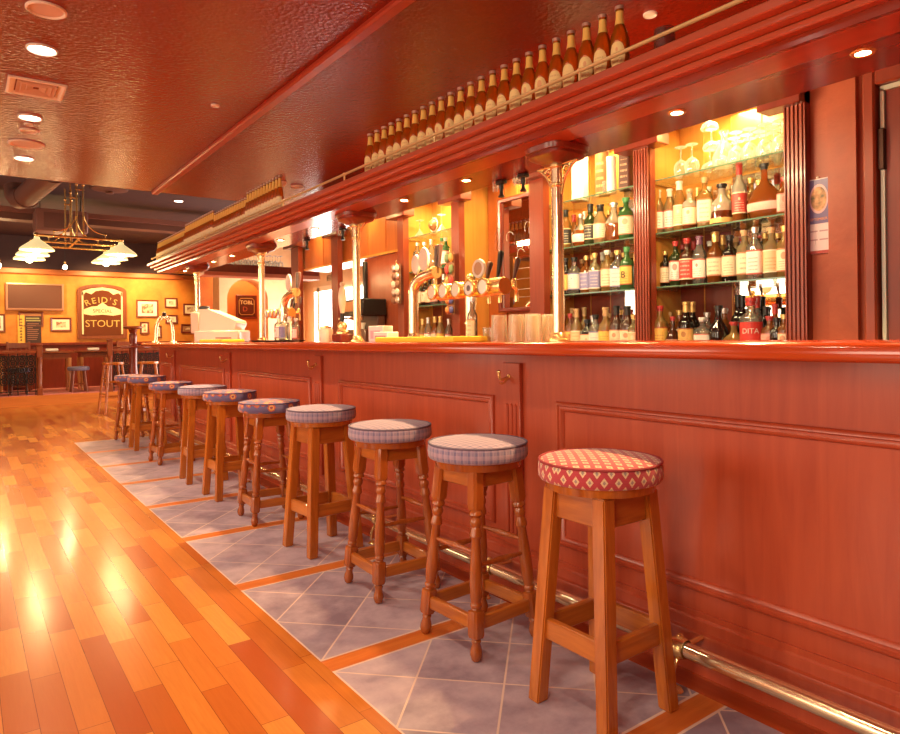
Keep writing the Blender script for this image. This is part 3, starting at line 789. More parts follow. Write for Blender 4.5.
def turned_stool(label, m, loc, rz):
    t = thing('bar_stool', label, 'stool', loc, rz, 'round padded bar stools along the bar')
    cushion(t, m, -.008)
    link('seat_board', lathe(B(), [(0,.610),(.160,.610),(.165,.6355),(0,.6355)], 32), W_TURN, t)
    T, Bt = .095, .147
    for sx in (-1, 1):
        for sy in (-1, 1):
            bm = B()
            M, Ln = axis_M((sx*Bt, sy*Bt, 0), (sx*T, sy*T, .612))
            k = Ln/.62
            # square-section top and bottom blocks, turned between
            lathe(bm, [(0,.612),(.024,.612),(.025,.50),(.021,.487)], 16, M @ Matrix.Rotation(R(45)*0,4,'Z'), 1, 1, 6)
            lathe(bm, [(.021,.487)]+[p for p in TURNP if p[1] < .486]+[(.018,.165)], 14, M)
            lathe(bm, [(.012,.165),(.0235,.160),(.0245,.150),(.0245,.085),(.021,.075),(.012,.070)], 16, M, 1, 1, 6)
            lathe(bm, [(.014,.072),(.018,.064),(.015,.056),(.021,.035),(.022,.022),(.017,.006),(.012,.001),(0,.001)], 14, M)
            link('leg', bm, W_TURN, t)
    cb = T+(Bt-T)*(.612-.115)/.612; cm = T+(Bt-T)*(.612-.30)/.612; cn = T+(Bt-T)*(.612-.345)/.612; ca = T+.004
    for s in (-1, 1):
        link('apron', bx(B(), -ca, ca, s*ca-.010, s*ca+.010, .555, .606, .003), W_OAKX, t)
        link('apron', bx(B(), s*ca-.010, s*ca+.010, -ca, ca, .555, .606, .003), W_OAKY, t)
        link('stretcher', bx(B(), -cb, cb, s*cb-.011, s*cb+.011, .095, .140, .004), W_OAKX, t)
        link('stretcher', bx(B(), s*cb-.011, s*cb+.011, -cb, cb, .095, .140, .004), W_OAKY, t)
        def rung(p, q):
            bm = B(); M, Ln = axis_M(p, q)
            lathe(bm, [(.006,0),(.008,Ln*.2),(.011,Ln*.42),(.012,Ln*.5),(.011,Ln*.58),(.008,Ln*.8),(.006,Ln)], 10, M); return bm
        link('rung', rung((-cm, s*cm, .300), (cm, s*cm, .300)), W_TURN, t)
        link('rung', rung((s*cn, -cn, .345), (s*cn, cn, .345)), W_TURN, t)
    return t
STOOLS = [
 (1, 'sq', F_DIA, 1.355, 0, 'nearest bar stool, crimson seat with cream diamonds on square oak legs'),
 (2, 'tu', F_CHK, 1.940, 3, 'lilac checked stool with turned legs, right behind the crimson diamond stool'),
 (3, 'tu', F_CHK, 2.565, -2, 'lilac checked stool with turned legs, third from the near end'),
 (4, 'sq', F_CHK, 3.270, 4, 'blue-grey checked stool with square legs, fourth from the near end'),
 (5, 'tu', F_FLO, 4.010, -3, 'blue floral stool with turned legs, fifth from the near end'),
 (6, 'sq', F_FLO, 4.760, 2, 'blue floral stool with square legs, in the middle of the far stools'),
 (7, 'sq', F_CHK, 5.430, -4, 'grey checked stool with square legs, between two blue floral stools'),
 (8, 'tu', F_FLO, 6.420, 3, 'blue floral stool with turned legs, third from the far end'),
 (9, 'sq', F_FLO, 7.390, 0, 'floral stool with square legs, second from the far end'),
 (10, 'tu', F_FLO, 8.100, 5, 'farthest bar stool, floral seat and turned legs beyond all others'),
]
for n, k, m, y, rz, lb in STOOLS:
    o = (square_stool if k == 'sq' else turned_stool)(lb, m, (1.535, y, .0), R(rz))
    o.scale = (.97,.97,1.045) if k == 'sq' else (.98,.98,1.032)
# ================================================================== BACK BAR
PIL = ((1.55,1.65),(2.44,2.54),(3.31,3.45),(4.27,4.37),(5.10,5.20),(6.40,6.55),(7.42,7.63))
PLAB = ('fluted mahogany pilaster beside the calendar wall', 'fluted mahogany pilaster between the two nearest bottle bays', 'mahogany pilaster right of the etched mirror, behind the nearest brass column',
        'mahogany pilaster left of the etched mirror', 'mahogany pilaster with snack packets hanging on it', 'slim dark pilaster standing between the openings to the bright doors', 'farthest dark pilaster, left of the bright doors')
for ip, ((a, b_), lb) in enumerate(zip(PIL, PLAB)):
    t = thing('back_bar_pilaster', lb, 'pilaster', (3.2, (a+b_)/2, .90), 0, 'pilasters of the back bar')
    w = b_-a; n = 5
    bm = bx(B(), .012, .07, -w/2, w/2, 0, 1.45)
    if ip > 4: bx(bm, .012, .07, -w/2, w/2, -.90, 0)
    for k in range(n+1) if ip < 2 else ():
        yy = -w/2 + w*(k+.0)/n
        bx(bm, 0, .02, max(-w/2, yy-w*.055), min(w/2, yy+w*.055), .0, 1.45)
    link('fluted_shaft', bm, W_PIL, t, smooth=False)
    bm = bx(B(), -.045, .07, -w/2-(.10 if ip else 0), w/2+.11, 1.28, 1.45, .004); bx(bm, -.06, .07, -w/2-(.12 if ip else 0), w/2+.13, 1.36, 1.45, .004)
    link('capital_block', bm, W_DARK, t, smooth=False)
struct('trim_6', bx(B(), 3.12, 3.60, 1.545, 7.63, 2.36, 2.44), W_PIL, 'mahogany header board over the back bar')
tag(link('back_counter', bx(B(), 3.10, 3.60, 1.55, 6.0, .945, .985, .006), W_TOP), 'dark red back counter carrying bottles behind the bar', 'counter')
tag(link('back_bar_cabinet', bx(B(), 3.16, 3.58, 1.55, 6.0, .01, .943), W_DARK, smooth=False), 'dark wooden cabinet run below the back counter', 'cabinet')
SH = {'upper': 1.69, 'middle': 1.378, 'top': 2.0}
def bay(a, b_, lb, mirror, dark):
    t = thing('back_bar_shelving', lb, 'shelving', (3.3, (a+b_)/2, .986), 0, 'glass-shelved bays of the back bar')
    w = b_-a
    link('lower_back_panel', bx(B(), .250, .254, -w/2+.015, w/2-.015, 0, .70), W_PIL, t, smooth=False)
    bm = bx(B(), .255, .285, -w/2, w/2, 0, 1.364)
    for k in range(1, 5): bx(bm, .249, .256, -w/2+w*k/5-.004, -w/2+w*k/5+.004, 0, 1.364)
    link('back_panel', bm, W_YEL, t, smooth=False)
    for s in (-1, 1): link('side_panel', bx(B(), -.02, .255, s*(w/2-.007)-.007, s*(w/2-.007)+.007, 0, 1.364), W_YEL, t, smooth=False)
    if mirror:
        link('mirror_panel', bx(B(), .2445, .2495, -w/2+.03, -w/2+mirror, .03, 1.0), MIRROR, t, smooth=False, )
    for nm in ('middle', 'upper', 'top'):
        z = SH[nm]-.986
        g = link('glass_shelf', bx(B(), -.025, .235, -w/2+.016, w/2-.016, z-.008, z), SHELFG, t, smooth=False)
        link('shelf_edge', bx(B(), -.0275, -.025, -w/2+.016, w/2-.016, z-.008, z), SHELFE, g, smooth=False)
        for s in (-1, 1): link('shelf_bracket', bx(B(), .0, .20, s*(w/2-.022)-.006, s*(w/2-.022)+.006, z-.02, z-.0082), BRASS, g, smooth=False)
    return t
bay(1.60, 2.487, 'glass-shelved bay with a mirror back beside the calendar wall', .52, 0)
bay(2.493, 3.37, 'glass-shelved bay behind the nearest brass column', .40, 0)
bay(4.32, 5.15, 'glass-shelved bay behind the swan-neck beer tap', .0, 0)
# mirror bay
t = thing('back_bar_panelling', 'honey wood panelling around the etched mirror', 'panelling', (3.52, 3.86, .986))
bm = bx(B(), .02, .05, -.44, .44, 0, 1.364)
for yy in (-.22, .08, .22): bx(bm, .012, .021, yy-.012, yy+.012, 0, 1.364)
link('back_panel', bm, W_ORG, t, smooth=False)
bm = B()
for k, (yy, zz) in enumerate(((.30,.92),(.30,.97),(.30,.87))):
    tube(bm, bez((.012,yy-.05,zz+.05),(.008,yy-.02,zz+.10),(.008,yy+.05,zz-.02),(.012,yy+.03,zz-.06)), .006, 6)
link('carved_ornament', bm, W_ORG, t)
t = thing('etched_mirror', 'tall dark-framed mirror with white etched scrolls behind the tumblers', 'mirror', (3.49, 3.785, 1.74))
fm = Matrix.Rotation(0,4,'X') @ FACE_X
link('mirror_frame', frame(B(), .60, .90, [(0,-.03),(0,.03),(.012,.036),(.03,.03),(.036,.010)], fm), W_DARK, t)
link('mirror_glass', bx(B(), -.012, -.008, -.27, .27, -.42, .42), plain('tinted mirror', (.80,.66,.52), .03, 1), t, smooth=False)
bm = B(); rr = random.Random(3)
for k in range(6):
    yy, zz = rr.uniform(-.16,.18), .12+rr.uniform(-.14,.22)
    tube(bm, bez((-.0135,yy-.05,zz),(-.0135,yy,zz+.06),(-.0135,yy+.05,zz+.02),(-.0135,yy+.03,zz-.04),8), .0013, 5)
for zz in (-.12,-.20,-.28,-.34): tube(bm, [(-.0135, -.10+rr.uniform(-.05,.03), zz), (-.0135, .12, zz)], .0011, 5)
link('etched_scrolls', bm, WHITEP, t)
# bulkheads over the openings and the fridge panel
t = thing('bulkhead', 'honey wood bulkhead panel above the opening to the bright doors', 'panel', (3.3, 6.3, 1.90))
bm = bx(B(), 0, .03, -1.10, 1.12, .02, .46)
for yy in (-.75,-.40,.28,.62): bx(bm, -.006, .001, yy-.005, yy+.005, .02, .46)
link('panel', bm, W_ORG, t, smooth=False); link('bottom_rail', bx(B(), -.02, .29, -1.10, 1.12, 0, .022), W_YEL, t, smooth=False)
t = thing('tall_fridge', 'tall red-brown cabinet behind the coffee machine', 'fridge', (3.30, 5.60, .986))
link('body', bx(B(), 0, .29, -.38, .38, 0, .91), wood('red cabinet', (.34,.075,.03), (.44,.11,.05), 'Z', .22, .3), t, smooth=False)
link('handle', bx(B(), -.035, .0, .31, .36, .36, .88, .006), BLACKP, t)

# ------------------------------------------------------------------ bottles on the shelves
GL = dict(clear=bottle_glass('clear bottle', (.97,.93,.84), .22), straw=bottle_glass('straw bottle', (.97,.78,.42), .35), gold=bottle_glass('golden bottle', (.93,.56,.16), .4),
          amber=bottle_glass('amber bottle', (.66,.21,.04), .45), brown=bottle_glass('brown bottle', (.20,.055,.018), .6), dark=bottle_glass('near-black bottle', (.03,.016,.011), .85),
          green=bottle_glass('dark green bottle', (.07,.11,.03), .75), emerald=bottle_glass('green bottle', (.12,.36,.10), .6),
          half=bottle_glass('half-full decanter', (.70,.20,.03), .4, .115, (.96,.9,.78)), cognac=bottle_glass('dark half-full decanter', (.30,.07,.02), .6, .075, (.96,.85,.7)))
GW = dict(clear='clear', straw='straw-coloured', gold='golden', amber='amber', brown='brown', dark='black', green='dark green', emerald='green', half='half-full amber', cognac='half-full brown')
LM = {k: label_mat(k+' bottle label', c, bd, ik) for k, c, bd, ik in (
    ('cream',(.86,.74,.52),(.55,.22,.10),(.3,.14,.06)), ('white',(.92,.87,.78),(.60,.12,.08),(.3,.2,.15)), ('yellow',(.90,.58,.13),(.45,.12,.04),(.4,.15,.05)),
    ('red',(.58,.06,.045),(.85,.72,.5),(.9,.8,.6)), ('pink',(.80,.46,.38),(.62,.25,.2),(.5,.2,.15)), ('peach',(.88,.60,.34),(.92,.80,.6),(.5,.25,.1)),
    ('blue',(.30,.28,.52),(.86,.78,.65),(.85,.78,.66)), ('black',(.035,.03,.03),(.75,.6,.3),(.8,.7,.45)), ('ornate',(.90,.86,.78),(.22,.22,.42),(.25,.25,.45)), ('gold',(.78,.50,.16),(.35,.12,.04),(.3,.12,.05)))}
CM = {k: plain(k+' bottle cap', c, .35, mtl) for k, c, mtl in (('white',(.88,.84,.76),0), ('black',(.02,.017,.016),0), ('red',(.50,.045,.04),0), ('gold',(.82,.55,.2),.7), ('green',(.07,.30,.09),0), ('purple',(.16,.06,.12),0), ('cork',(.62,.38,.18),0), ('silver',(.75,.73,.70),.9))}
SW = dict(spirit='bottle', wine='tall bottle', square='square bottle', cone='cone-shaped bottle', round='round decanter', flask='flat flask', slim='slim bottle', bell='bell-shaped bottle', beer='bottle')
ORDN = ('first','second','third','fourth','fifth','sixth','seventh','eighth','ninth','tenth','eleventh','twelfth','thirteenth','fourteenth')
RB = random.Random(11)
BCZ = .985
def shelf_row(X, ys, z, specs, where, group):
    """specs: (shape, height, radius, glass, label, cap)"""
    for i, (y, sp) in enumerate(zip(ys, specs)):
        if sp is None: continue
        shape, h, r, g, lm, cm = sp
        if z == BCZ: h -= .042
        lb = '%s %s with %s, %s from left, %s' % (GW[g], SW[shape], (lm+' label') if lm else (cm+' cap'), ORDN[i], where)
        neck = None
        if shape == 'wine': neck = (CM[cm], .80, .93)
        bottle('liquor_bottle', shape, h, r, GL[g], LM[lm] if lm else None, CM[cm], (X+RB.uniform(-.012,.012), y, z), R(RB.uniform(6,34)), .82 if shape in ('wine','slim') else .885, None, neck, lb, 'bottle', group)
S = 'spirit'; W = 'wine'; Q = 'square'; N_ = 'slim'
# nearest bay
G1 = 'bottles in the bay beside the calendar wall'
shelf_row(3.36, (2.488,2.416,2.342,2.270,2.181,2.069,1.967,1.838,1.737), SH['upper'],
  [(N_,.27,.035,'straw','white','white'),(N_,.265,.032,'straw','white','white'),(N_,.295,.036,'gold','peach','white'),(S,.235,.040,'cognac','cream','cork'),(Q,.285,.040,'gold','cream','cork'),
   ('bell',.225,.062,'cognac','gold','black'),(W,.315,.038,'half','red','red'),('flask',.29,.088,'amber','pink','black'),(Q,.20,.036,'amber','pink','red')], "right bay's upper shelf", G1)
shelf_row(3.50, (2.553,2.460,2.318,2.240,2.189,2.121,2.085,1.986,1.940), SH['upper'],
  [(N_,.26,.034,'gold','cream','gold'),(S,.25,.036,'amber','cream','gold'),(W,.27,.034,'gold','yellow','gold'),(S,.26,.036,'straw','white','white'),(S,.23,.036,'gold','cream','cork'),(S,.25,.036,'straw','yellow','cork'),(S,.24,.034,'gold','cream','white'),(S,.26,.036,'gold','yellow','gold'),(S,.24,.036,'straw','cream','gold')], "rear of right bay's upper shelf", G1)
shelf_row(3.36, (2.451,2.378,2.292,2.212,2.122,2.036,1.953,1.882,1.806,1.737), SH['middle'],
  [(S,.215,.032,'dark','cream','gold'),(S,.265,.037,'green','white','red'),(S,.27,.044,'brown','red','red'),(N_,.272,.038,'clear','white','purple'),(W,.285,.045,'amber','cream','gold'),(S,.255,.042,'dark','cream','black'),
   (S,.272,.042,'straw','cream','cork'),(Q,.275,.038,'clear','white','silver'),(S,.265,.043,'straw','peach','cork'),(S,.265,.04,'gold','cream','gold')], "right bay's middle shelf", G1)
shelf_row(3.50, (2.510,2.426,2.338,2.246,2.152,2.073,1.997,1.912,1.836), SH['middle'],
  [(S,.25,.036,'brown','cream','gold'),(S,.26,.036,'dark','red','red'),(W,.27,.036,'dark','cream','red'),(S,.26,.036,'amber','white','white'),(W,.28,.036,'gold','cream','gold'),(S,.26,.036,'straw','cream','cork'),(S,.25,.036,'gold','white','cork'),(S,.26,.036,'gold','peach','gold'),(S,.25,.036,'amber','cream','gold')], "rear of right bay's middle shelf", G1)
shelf_row(3.30, (2.432,2.346,2.261,2.170,2.064,1.972,1.880,1.787,1.741,1.706), BCZ,
  [(S,.325,.042,'gold','yellow','red'),('round',.26,.044,'brown','cream','red'),(W,.34,.044,'dark','gold','gold'),(Q,.25,.045,'clear','white','white'),('bell',.31,.055,'dark','gold','black'),('round',.22,.068,'gold',None,'red'),
   None,(S,.245,.042,'amber','pink','red'),(S,.235,.034,'dark',None,'black'),(S,.25,.034,'amber','cream','gold')], "right bay's counter", G1)
shelf_row(3.44, (2.481,2.405,2.311,2.220,2.115,2.041,2.011,1.921,1.885,1.826), BCZ,
  [(S,.29,.036,'amber','cream','cork'),(S,.30,.036,'amber','red','gold'),(W,.345,.038,'dark','black','gold'),(S,.28,.038,'clear','cream','silver'),(S,.30,.04,'amber',None,'silver'),(W,.37,.038,'dark',None,'black'),(W,.365,.036,'dark',None,'black'),(W,.355,.036,'clear','red','red'),(N_,.30,.034,'dark',None,'black'),(W,.31,.034,'amber','pink','red')], "rear of right bay's counter", G1)
o = bottle('liquor_bottle', S, .300, .056, GL['clear'], plain('plain red label', (.62,.05,.04), .45), CM['red'], (3.30, 1.88, .985), R(24), .86, (.10,.58), None, 'broad clear bottle with plain red white-lettered label and red cap on the back counter', 'bottle', G1)
b = text_bm('DITA', .038, .0006, Matrix.Translation((-.0585,0,.115)) @ FACE_X)
for v in b.verts:
    a = v.co.y/.0582; dx = v.co.x+.0585
    v.co = Vector((-(.0582-dx)*math.cos(a), .0582*math.sin(a), v.co.z))
link('lettering', b, WHITEP, o, smooth=False)
# second bay
G2 = 'bottles in the bay behind the nearest brass column'
shelf_row(3.36, (3.330,3.235,3.115,3.018,2.925,2.818,2.723), SH['upper'],
  [(S,.25,.036,'amber','cream','gold'),(N_,.27,.036,'gold','black','black'),('round',.225,.058,'half','white','silver'),(W,.275,.043,'green','black','black'),(N_,.255,.046,'straw','cream','black'),('bell',.25,.060,'half',None,'silver'),(S,.265,.046,'emerald','cream','green')], "second bay's upper shelf", G2)
shelf_row(3.50, (3.439,3.292,3.190,3.090,2.986,2.885), SH['upper'],
  [(S,.25,.036,'amber','cream','gold'),(W,.26,.034,'gold','peach','red'),(W,.265,.036,'gold','cream','silver'),(S,.25,.036,'straw','yellow','white'),(S,.24,.036,'amber','cream','gold'),(S,.25,.036,'gold','white','black')], "rear of second bay's upper shelf", G2)
shelf_row(3.36, (3.330,3.244,3.161,3.062,2.984,2.891,2.802,2.719), SH['middle'],
  [(S,.25,.036,'straw','white','white'),(S,.255,.034,'dark','yellow','black'),(S,.25,.045,'clear','ornate','black'),(Q,.25,.037,'amber','blue','gold'),(Q,.26,.038,'straw','blue','gold'),(S,.27,.043,'gold','cream','white'),(Q,.26,.043,'clear','ornate','gold'),(S,.27,.043,'emerald','yellow','green')], "second bay's middle shelf", G2)
shelf_row(3.50, (3.419,3.311,3.217,3.135,3.038,2.952,2.869), SH['middle'],
  [(S,.26,.036,'amber','cream','gold'),(W,.27,.036,'dark','cream','red'),(S,.25,.036,'amber','white','cork'),(S,.27,.036,'gold','cream','gold'),(W,.28,.036,'straw','white','white'),(S,.27,.036,'gold','peach','cork'),(S,.26,.036,'brown','blue','gold')], "rear of second bay's middle shelf", G2)
shelf_row(3.30, (3.270,3.163,3.095,3.012,2.931,2.856,2.764,2.678,2.622), BCZ,
  [(S,.28,.034,'brown','white','white'),(S,.305,.034,'amber','yellow','red'),(W,.335,.040,'gold','peach','cork'),(Q,.262,.044,'dark','cream','black'),('spirit',.29,.043,'clear','ornate','black'),(W,.335,.046,'gold','yellow','cork'),(W,.34,.045,'brown','cream','black'),(W,.335,.047,'brown','cream','black'),(S,.28,.036,'straw','peach','gold')], "second bay's counter", G2)
shelf_row(3.44, (3.360,3.274,3.162,3.081,2.935,2.836,2.764), BCZ,
  [(S,.30,.036,'amber','cream','red'),(W,.35,.034,'amber','cream','cork'),(W,.35,.036,'gold','peach','cork'),(N_,.29,.034,'clear','white','silver'),(S,.30,.036,'amber','cream','cork'),(S,.32,.036,'brown','cream','gold'),(S,.32,.034,'amber','red','red')], "rear of second bay's counter", G2)
b = text_bm('B', .06, .0006, Matrix.Translation((-.0445,.0,SH['middle']+.075)) @ FACE_X)
for ob in [x for x in COL.objects if x.name.startswith('liquor_bottle') and x.get('label', '').startswith('green bottle with yellow label')][:1]:
    bmesh.ops.translate(b, verts=b.verts[:], vec=(0,0,-SH['middle']))
    link('lettering', b, BLACKP, ob, smooth=False)
# gift cartons and tubes on its top shelf
def tube_box(name, label, y, r, h, m, z=2.0, band=None, x=3.36, sq=False):
    t = thing(name, label, 'carton', (x, y, z), R(15), 'gift cartons on the top glass shelf')
    bm = lathe(B(), [(0,0),(r,0),(r,h*.93),(0,h*.93)], 24 if not sq else 24, None, 1, 1, 2 if not sq else 7); link('carton_body', bm, m, t)
    bm = lathe(B(), [(r*1.03,h*.90),(r*1.03,h),(0,h)], 24, None, 1, 1, 2 if not sq else 7); link('lid', bm, band or m, t)
    return t
WC = plain('white carton', (.93,.90,.83), .5)
tube_box('gift_tube', 'broad white tube, first from left on the top shelf of the second bay', 3.111, .046, .30, WC, sq=True)
bt = label_mat('brown tin print', (.30,.12,.045), (.78,.50,.2), (.85,.6,.28))
tube_box('gift_tube', 'tall brown printed tin, standing between two white cartons', 2.916, .044, .32, bt, band=plain('bronze lid', (.5,.28,.12), .35, .5))
tube_box('gift_tube', 'narrow white tube right of the tall brown tin', 2.839, .030, .235, WC)
tube_box('gift_tube', 'dark printed square carton beside the fluted pilaster on the top shelf', 2.723, .038, .30, label_mat('dark carton print', (.09,.03,.025), (.42,.16,.10), (.7,.4,.25)), sq=True)
# far bay
G3 = 'bottles in the bay behind the swan-neck beer tap'
shelf_row(3.36, (5.271,5.186,5.086,4.972,4.862,4.725,4.651), SH['upper'],
  [(N_,.26,.040,'straw','white','cork'),(N_,.265,.040,'straw','white','cork'),(S,.27,.040,'clear','white','silver'),(S,.26,.040,'clear','white','silver'),(N_,.27,.036,'clear',None,'silver'),(S,.27,.038,'clear','white','green'),(S,.26,.040,'emerald','white','white')], "far bay's upper shelf", G3)
shelf_row(3.36, (5.271,5.177,5.076,4.988,4.909,4.816,4.695), SH['middle'],
  [(S,.255,.040,'clear','white','white'),(S,.25,.040,'straw','cream','white'),(S,.25,.038,'green','cream','gold'),(W,.26,.038,'dark','cream','gold'),(S,.25,.040,'dark','cream','black'),(N_,.27,.040,'clear','pink','silver'),(N_,.265,.040,'clear','white','silver')], "far bay's middle shelf", G3)
shelf_row(3.30, (5.160,5.027,4.931,4.836,4.745,4.655,4.554), BCZ,
  [(N_,.31,.036,'brown','cream','silver'),(N_,.33,.036,'amber','cream','silver'),(N_,.32,.036,'gold','yellow','gold'),(N_,.33,.036,'clear','white','silver'),(N_,.335,.036,'amber','cream','gold'),(N_,.335,.036,'straw','yellow','gold'),(N_,.31,.034,'clear','white','silver')], "far bay's counter", G3)

# ------------------------------------------------------------------ glassware on the top shelves
def stem_mesh(kind, m):
    key = ('stem', kind, m.name)
    if key not in MESH:
        if kind == 'wine':  P = [(.034,0),(.0375,.02),(.041,.045),(.036,.07),(.02,.088),(.006,.095),(.004,.105),(.004,.155),(.008,.16),(.034,.166),(.034,.168),(0,.168)]
        elif kind == 'coupe': P = [(.046,0),(.047,.012),(.040,.03),(.02,.042),(.005,.05),(.004,.10),(.008,.106),(.032,.110),(.032,.112),(0,.112)]
        elif kind == 'martini': P = [(.055,0),(.006,.065),(.0035,.075),(.0035,.14),(.008,.146),(.036,.15),(.036,.152),(0,.152)]
        else: P = [(.0,0),(.05,.0),(.062,.03),(.060,.06),(.035,.11),(.018,.14),(.016,.17),(.026,.19),(.026,.195)]
        bm = lathe(B(), P, 16)
        me = bpy.data.meshes.new('stem_glass'); bmesh.ops.recalc_face_normals(bm, faces=bm.faces[:]); bm.to_mesh(me); bm.free(); me.materials.append(m)
        me.polygons.foreach_set('use_smooth', [True]*len(me.polygons)); me.set_sharp_from_angle(angle=R(60)); MESH[key] = me
    return MESH[key]
tz = 2.0
for i, px_y in enumerate((2.308,2.237,1.972,1.895,1.809,1.731)):
    tag(inst('wine_glass', stem_mesh('wine', GLASSW), None, (3.33, px_y, tz)), 'upturned wine glass, %s from left in the front row of the top glass shelf' % ORDN[i], 'glass', 'upturned glasses on the top shelf beside the calendar wall')
for j, X in enumerate((3.42, 3.50)):
    for i, px_y in enumerate(((2.115,2.037,1.963,1.890,1.820,1.768), (2.208,2.134,2.061,1.991,1.923,1.857,1.815))[j]):
        tag(inst('wine_glass', stem_mesh('wine', GLASSW), None, (X, px_y, tz)), 'upturned wine glass crowded behind the front row of glasses on the top shelf', 'glass', 'rear upturned glasses on the top shelf beside the calendar wall')
cy = 2.131
for k in range(3):
    tag(inst('coupe_glass', stem_mesh('coupe', GLASSW), None, (3.34, cy-.01*(k%2), tz+.1125*k)), ('lowest', 'middle', 'topmost')[k]+' champagne coupe of the stacked pile on the top glass shelf', 'glass', 'stacked champagne coupes')
tag(inst('glass_carafe', stem_mesh('carafe', GLASSW), None, (3.34, 2.045, tz)), 'clear glass carafe between the coupe pile and the wine glasses', 'carafe')
for i, px_y in enumerate((5.023,4.682)):
    tag(inst('martini_glass', stem_mesh('martini', GLASSW), None, (3.34, px_y, tz)), ('upturned martini glass alone at left on the far bay top shelf', 'upturned martini glass beside the small globe on the far bay top shelf')[i], 'glass', 'martini glasses on the far bay top shelf')
t = thing('desk_globe', 'small dark globe in a ring on the far bay top shelf', 'globe', (3.36, 4.831, tz))
link('foot', lathe(B(), [(0,0),(.03,0),(.03,.006),(.006,.012),(.006,.03),(0,.03)], 12), BRASS, t); link('ball', ball(B(), (0,0,.085), .05), plain('globe', (.34,.14,.05), .3), t)
bm = B(); tube(bm, [(0,.058*math.cos(2*PI*k/20),.085+.058*math.sin(2*PI*k/20)) for k in range(21)], .005, 6, False); link('ring', bm, WHITEP, t)
for i in range(3):
    tag(inst('glass_tumbler', tumbler_mesh(.085, .034, GLASSW), None, (3.36, 2.975+.09*(i-1)*(-1 if i else 1), tz+.0)), ('small tumbler by the tall brown tin on the top shelf', 'small tumbler left of the brown tin on the top shelf', 'small tumbler near the dark square carton on the top shelf')[i], 'glass') if i == 0 else None
# glasses on the canopy return at the far end
for r_ in range(2):
    for i in range(14):
        tag(inst('hock_glass', stem_mesh('wine', GLASSW), None, (2.66+.078*i, 9.10+.11*r_, 2.11)), 'upturned stem glass in the double row on the far dark beam', 'glass', 'stem glasses on the far beam')

# ================================================================== ON THE COUNTER
CT = 1.075
def tap_handle(bm_dark, x, y, z, h=.15, lean=.03):
    M, Ln = axis_M((x,y,z), (x+lean,y,z+h))
    lathe(bm_dark, [(0,0),(.008,0),(.009,h*.2),(.015,h*.75),(.017,h*.95),(.012,Ln),(0,Ln)], 10, M); return bm_dark
BADGE = (plain('ivory badge', (.92,.86,.74), .25, 0, .5), plain('white badge', (.95,.92,.86), .25, 0, .5))
def t_tower(label, loc, ncol):
    t = thing('beer_tap_tower', label, 'tap', loc, 0, 'brass beer tap towers on the counter')
    bm = lathe(B(), [(0,0),(.05,0),(.05,.008),(.034,.014),(.028,.02),(.028,.25),(0,.25)], 24)
    lathe(bm, [(.028,.09),(.034,.092),(.034,.102),(.028,.104)], 24); link('pillar', bm, BRASSP, t)
    bm = lathe(B(), [(0,-.28),(.040,-.28),(.045,-.274),(.045,.274),(.040,.28),(0,.28)], 24, Matrix.Translation((0,0,.275)) @ Matrix.Rotation(R(90),4,'X'))
    ball(bm, (0,0,.335), .022); link('cross_barrel', bm, BRASS, t)
    link('end_cap', lathe(B(), [(.0,.283),(.042,.283),(.042,.28)], 20, Matrix.Translation((0,0,.275)) @ Matrix.Rotation(R(90),4,'X')), plain('copper end cap', (.62,.24,.06), .3, .6), t)
    for k, y in enumerate((.275,.17,.055,-.06,-.175)):
        M = Matrix.Translation((-.046, y-.0, .275)) @ Matrix.Rotation(R(-90),4,'Y')
        rm = lathe(B(), [(.030,0),(.043,.0),(.045,.008),(.043,.016),(.036,.018)], 24, M)
        q = link('lens_badge', rm, BRASS, t)
        link('badge_face', lathe(B(), [(0,.013),(.037,.013),(.037,.010)], 24, M), BADGE[k % 2], q)
        bm = lathe(B(), [(0,.0132),(.012+.004*(k%2),.0136)], 16, M) if k in (3,) else None
        if bm: link('badge_emblem', bm, plain('slate emblem', (.16,.13,.15), .4), q)
    for k, y in enumerate((.09,-.03,-.12,-.25)):
        bm = B(); tube(bm, [(.03,y,.275),(.085,y,.275),(.10,y,.262),(.102,y,.20)], .010, 8); lathe(bm, [(0,-.012),(.016,-.012),(.016,.02),(.010,.03),(0,.03)], 10, Matrix.Translation((.085,y,.285)))
        q = link('tap_spout', bm, BRASS, t)
        link('tap_handle', tap_handle(B(), .085, y, .312, .16 if k == 2 else .11), BLACKP if k == 2 else plain('wood tap handle', (.10,.045,.03), .3), q)
    M = Matrix.Translation((-.01,-.095,.375)) @ Matrix.Rotation(R(-90),4,'Y')
    q = link('round_badge', lathe(B(), [(.0,-.004),(.048,-.004),(.05,.004),(.048,.012),(.034,.014),(.034,.010)], 24, M), WHITEP, t)
    link('badge_face', lathe(B(), [(0,.0105),(.034,.0105)], 24, M), plain('tan emblem', (.55,.32,.16), .3), q)
    bm = B(); rod(bm, (-.005,-.095,.30), (-.008,-.095,.335), .007); link('badge_stem', bm, BRASS, t)
    return t
t_tower('brass T-shaped tap tower with five round badges, beside the stacked tumblers', (2.17, 2.79, CT), 5)
t_tower('brass T-shaped tap tower beside the third brass column', (2.24, 5.54, CT), 5).scale = (.8,.8,.9)
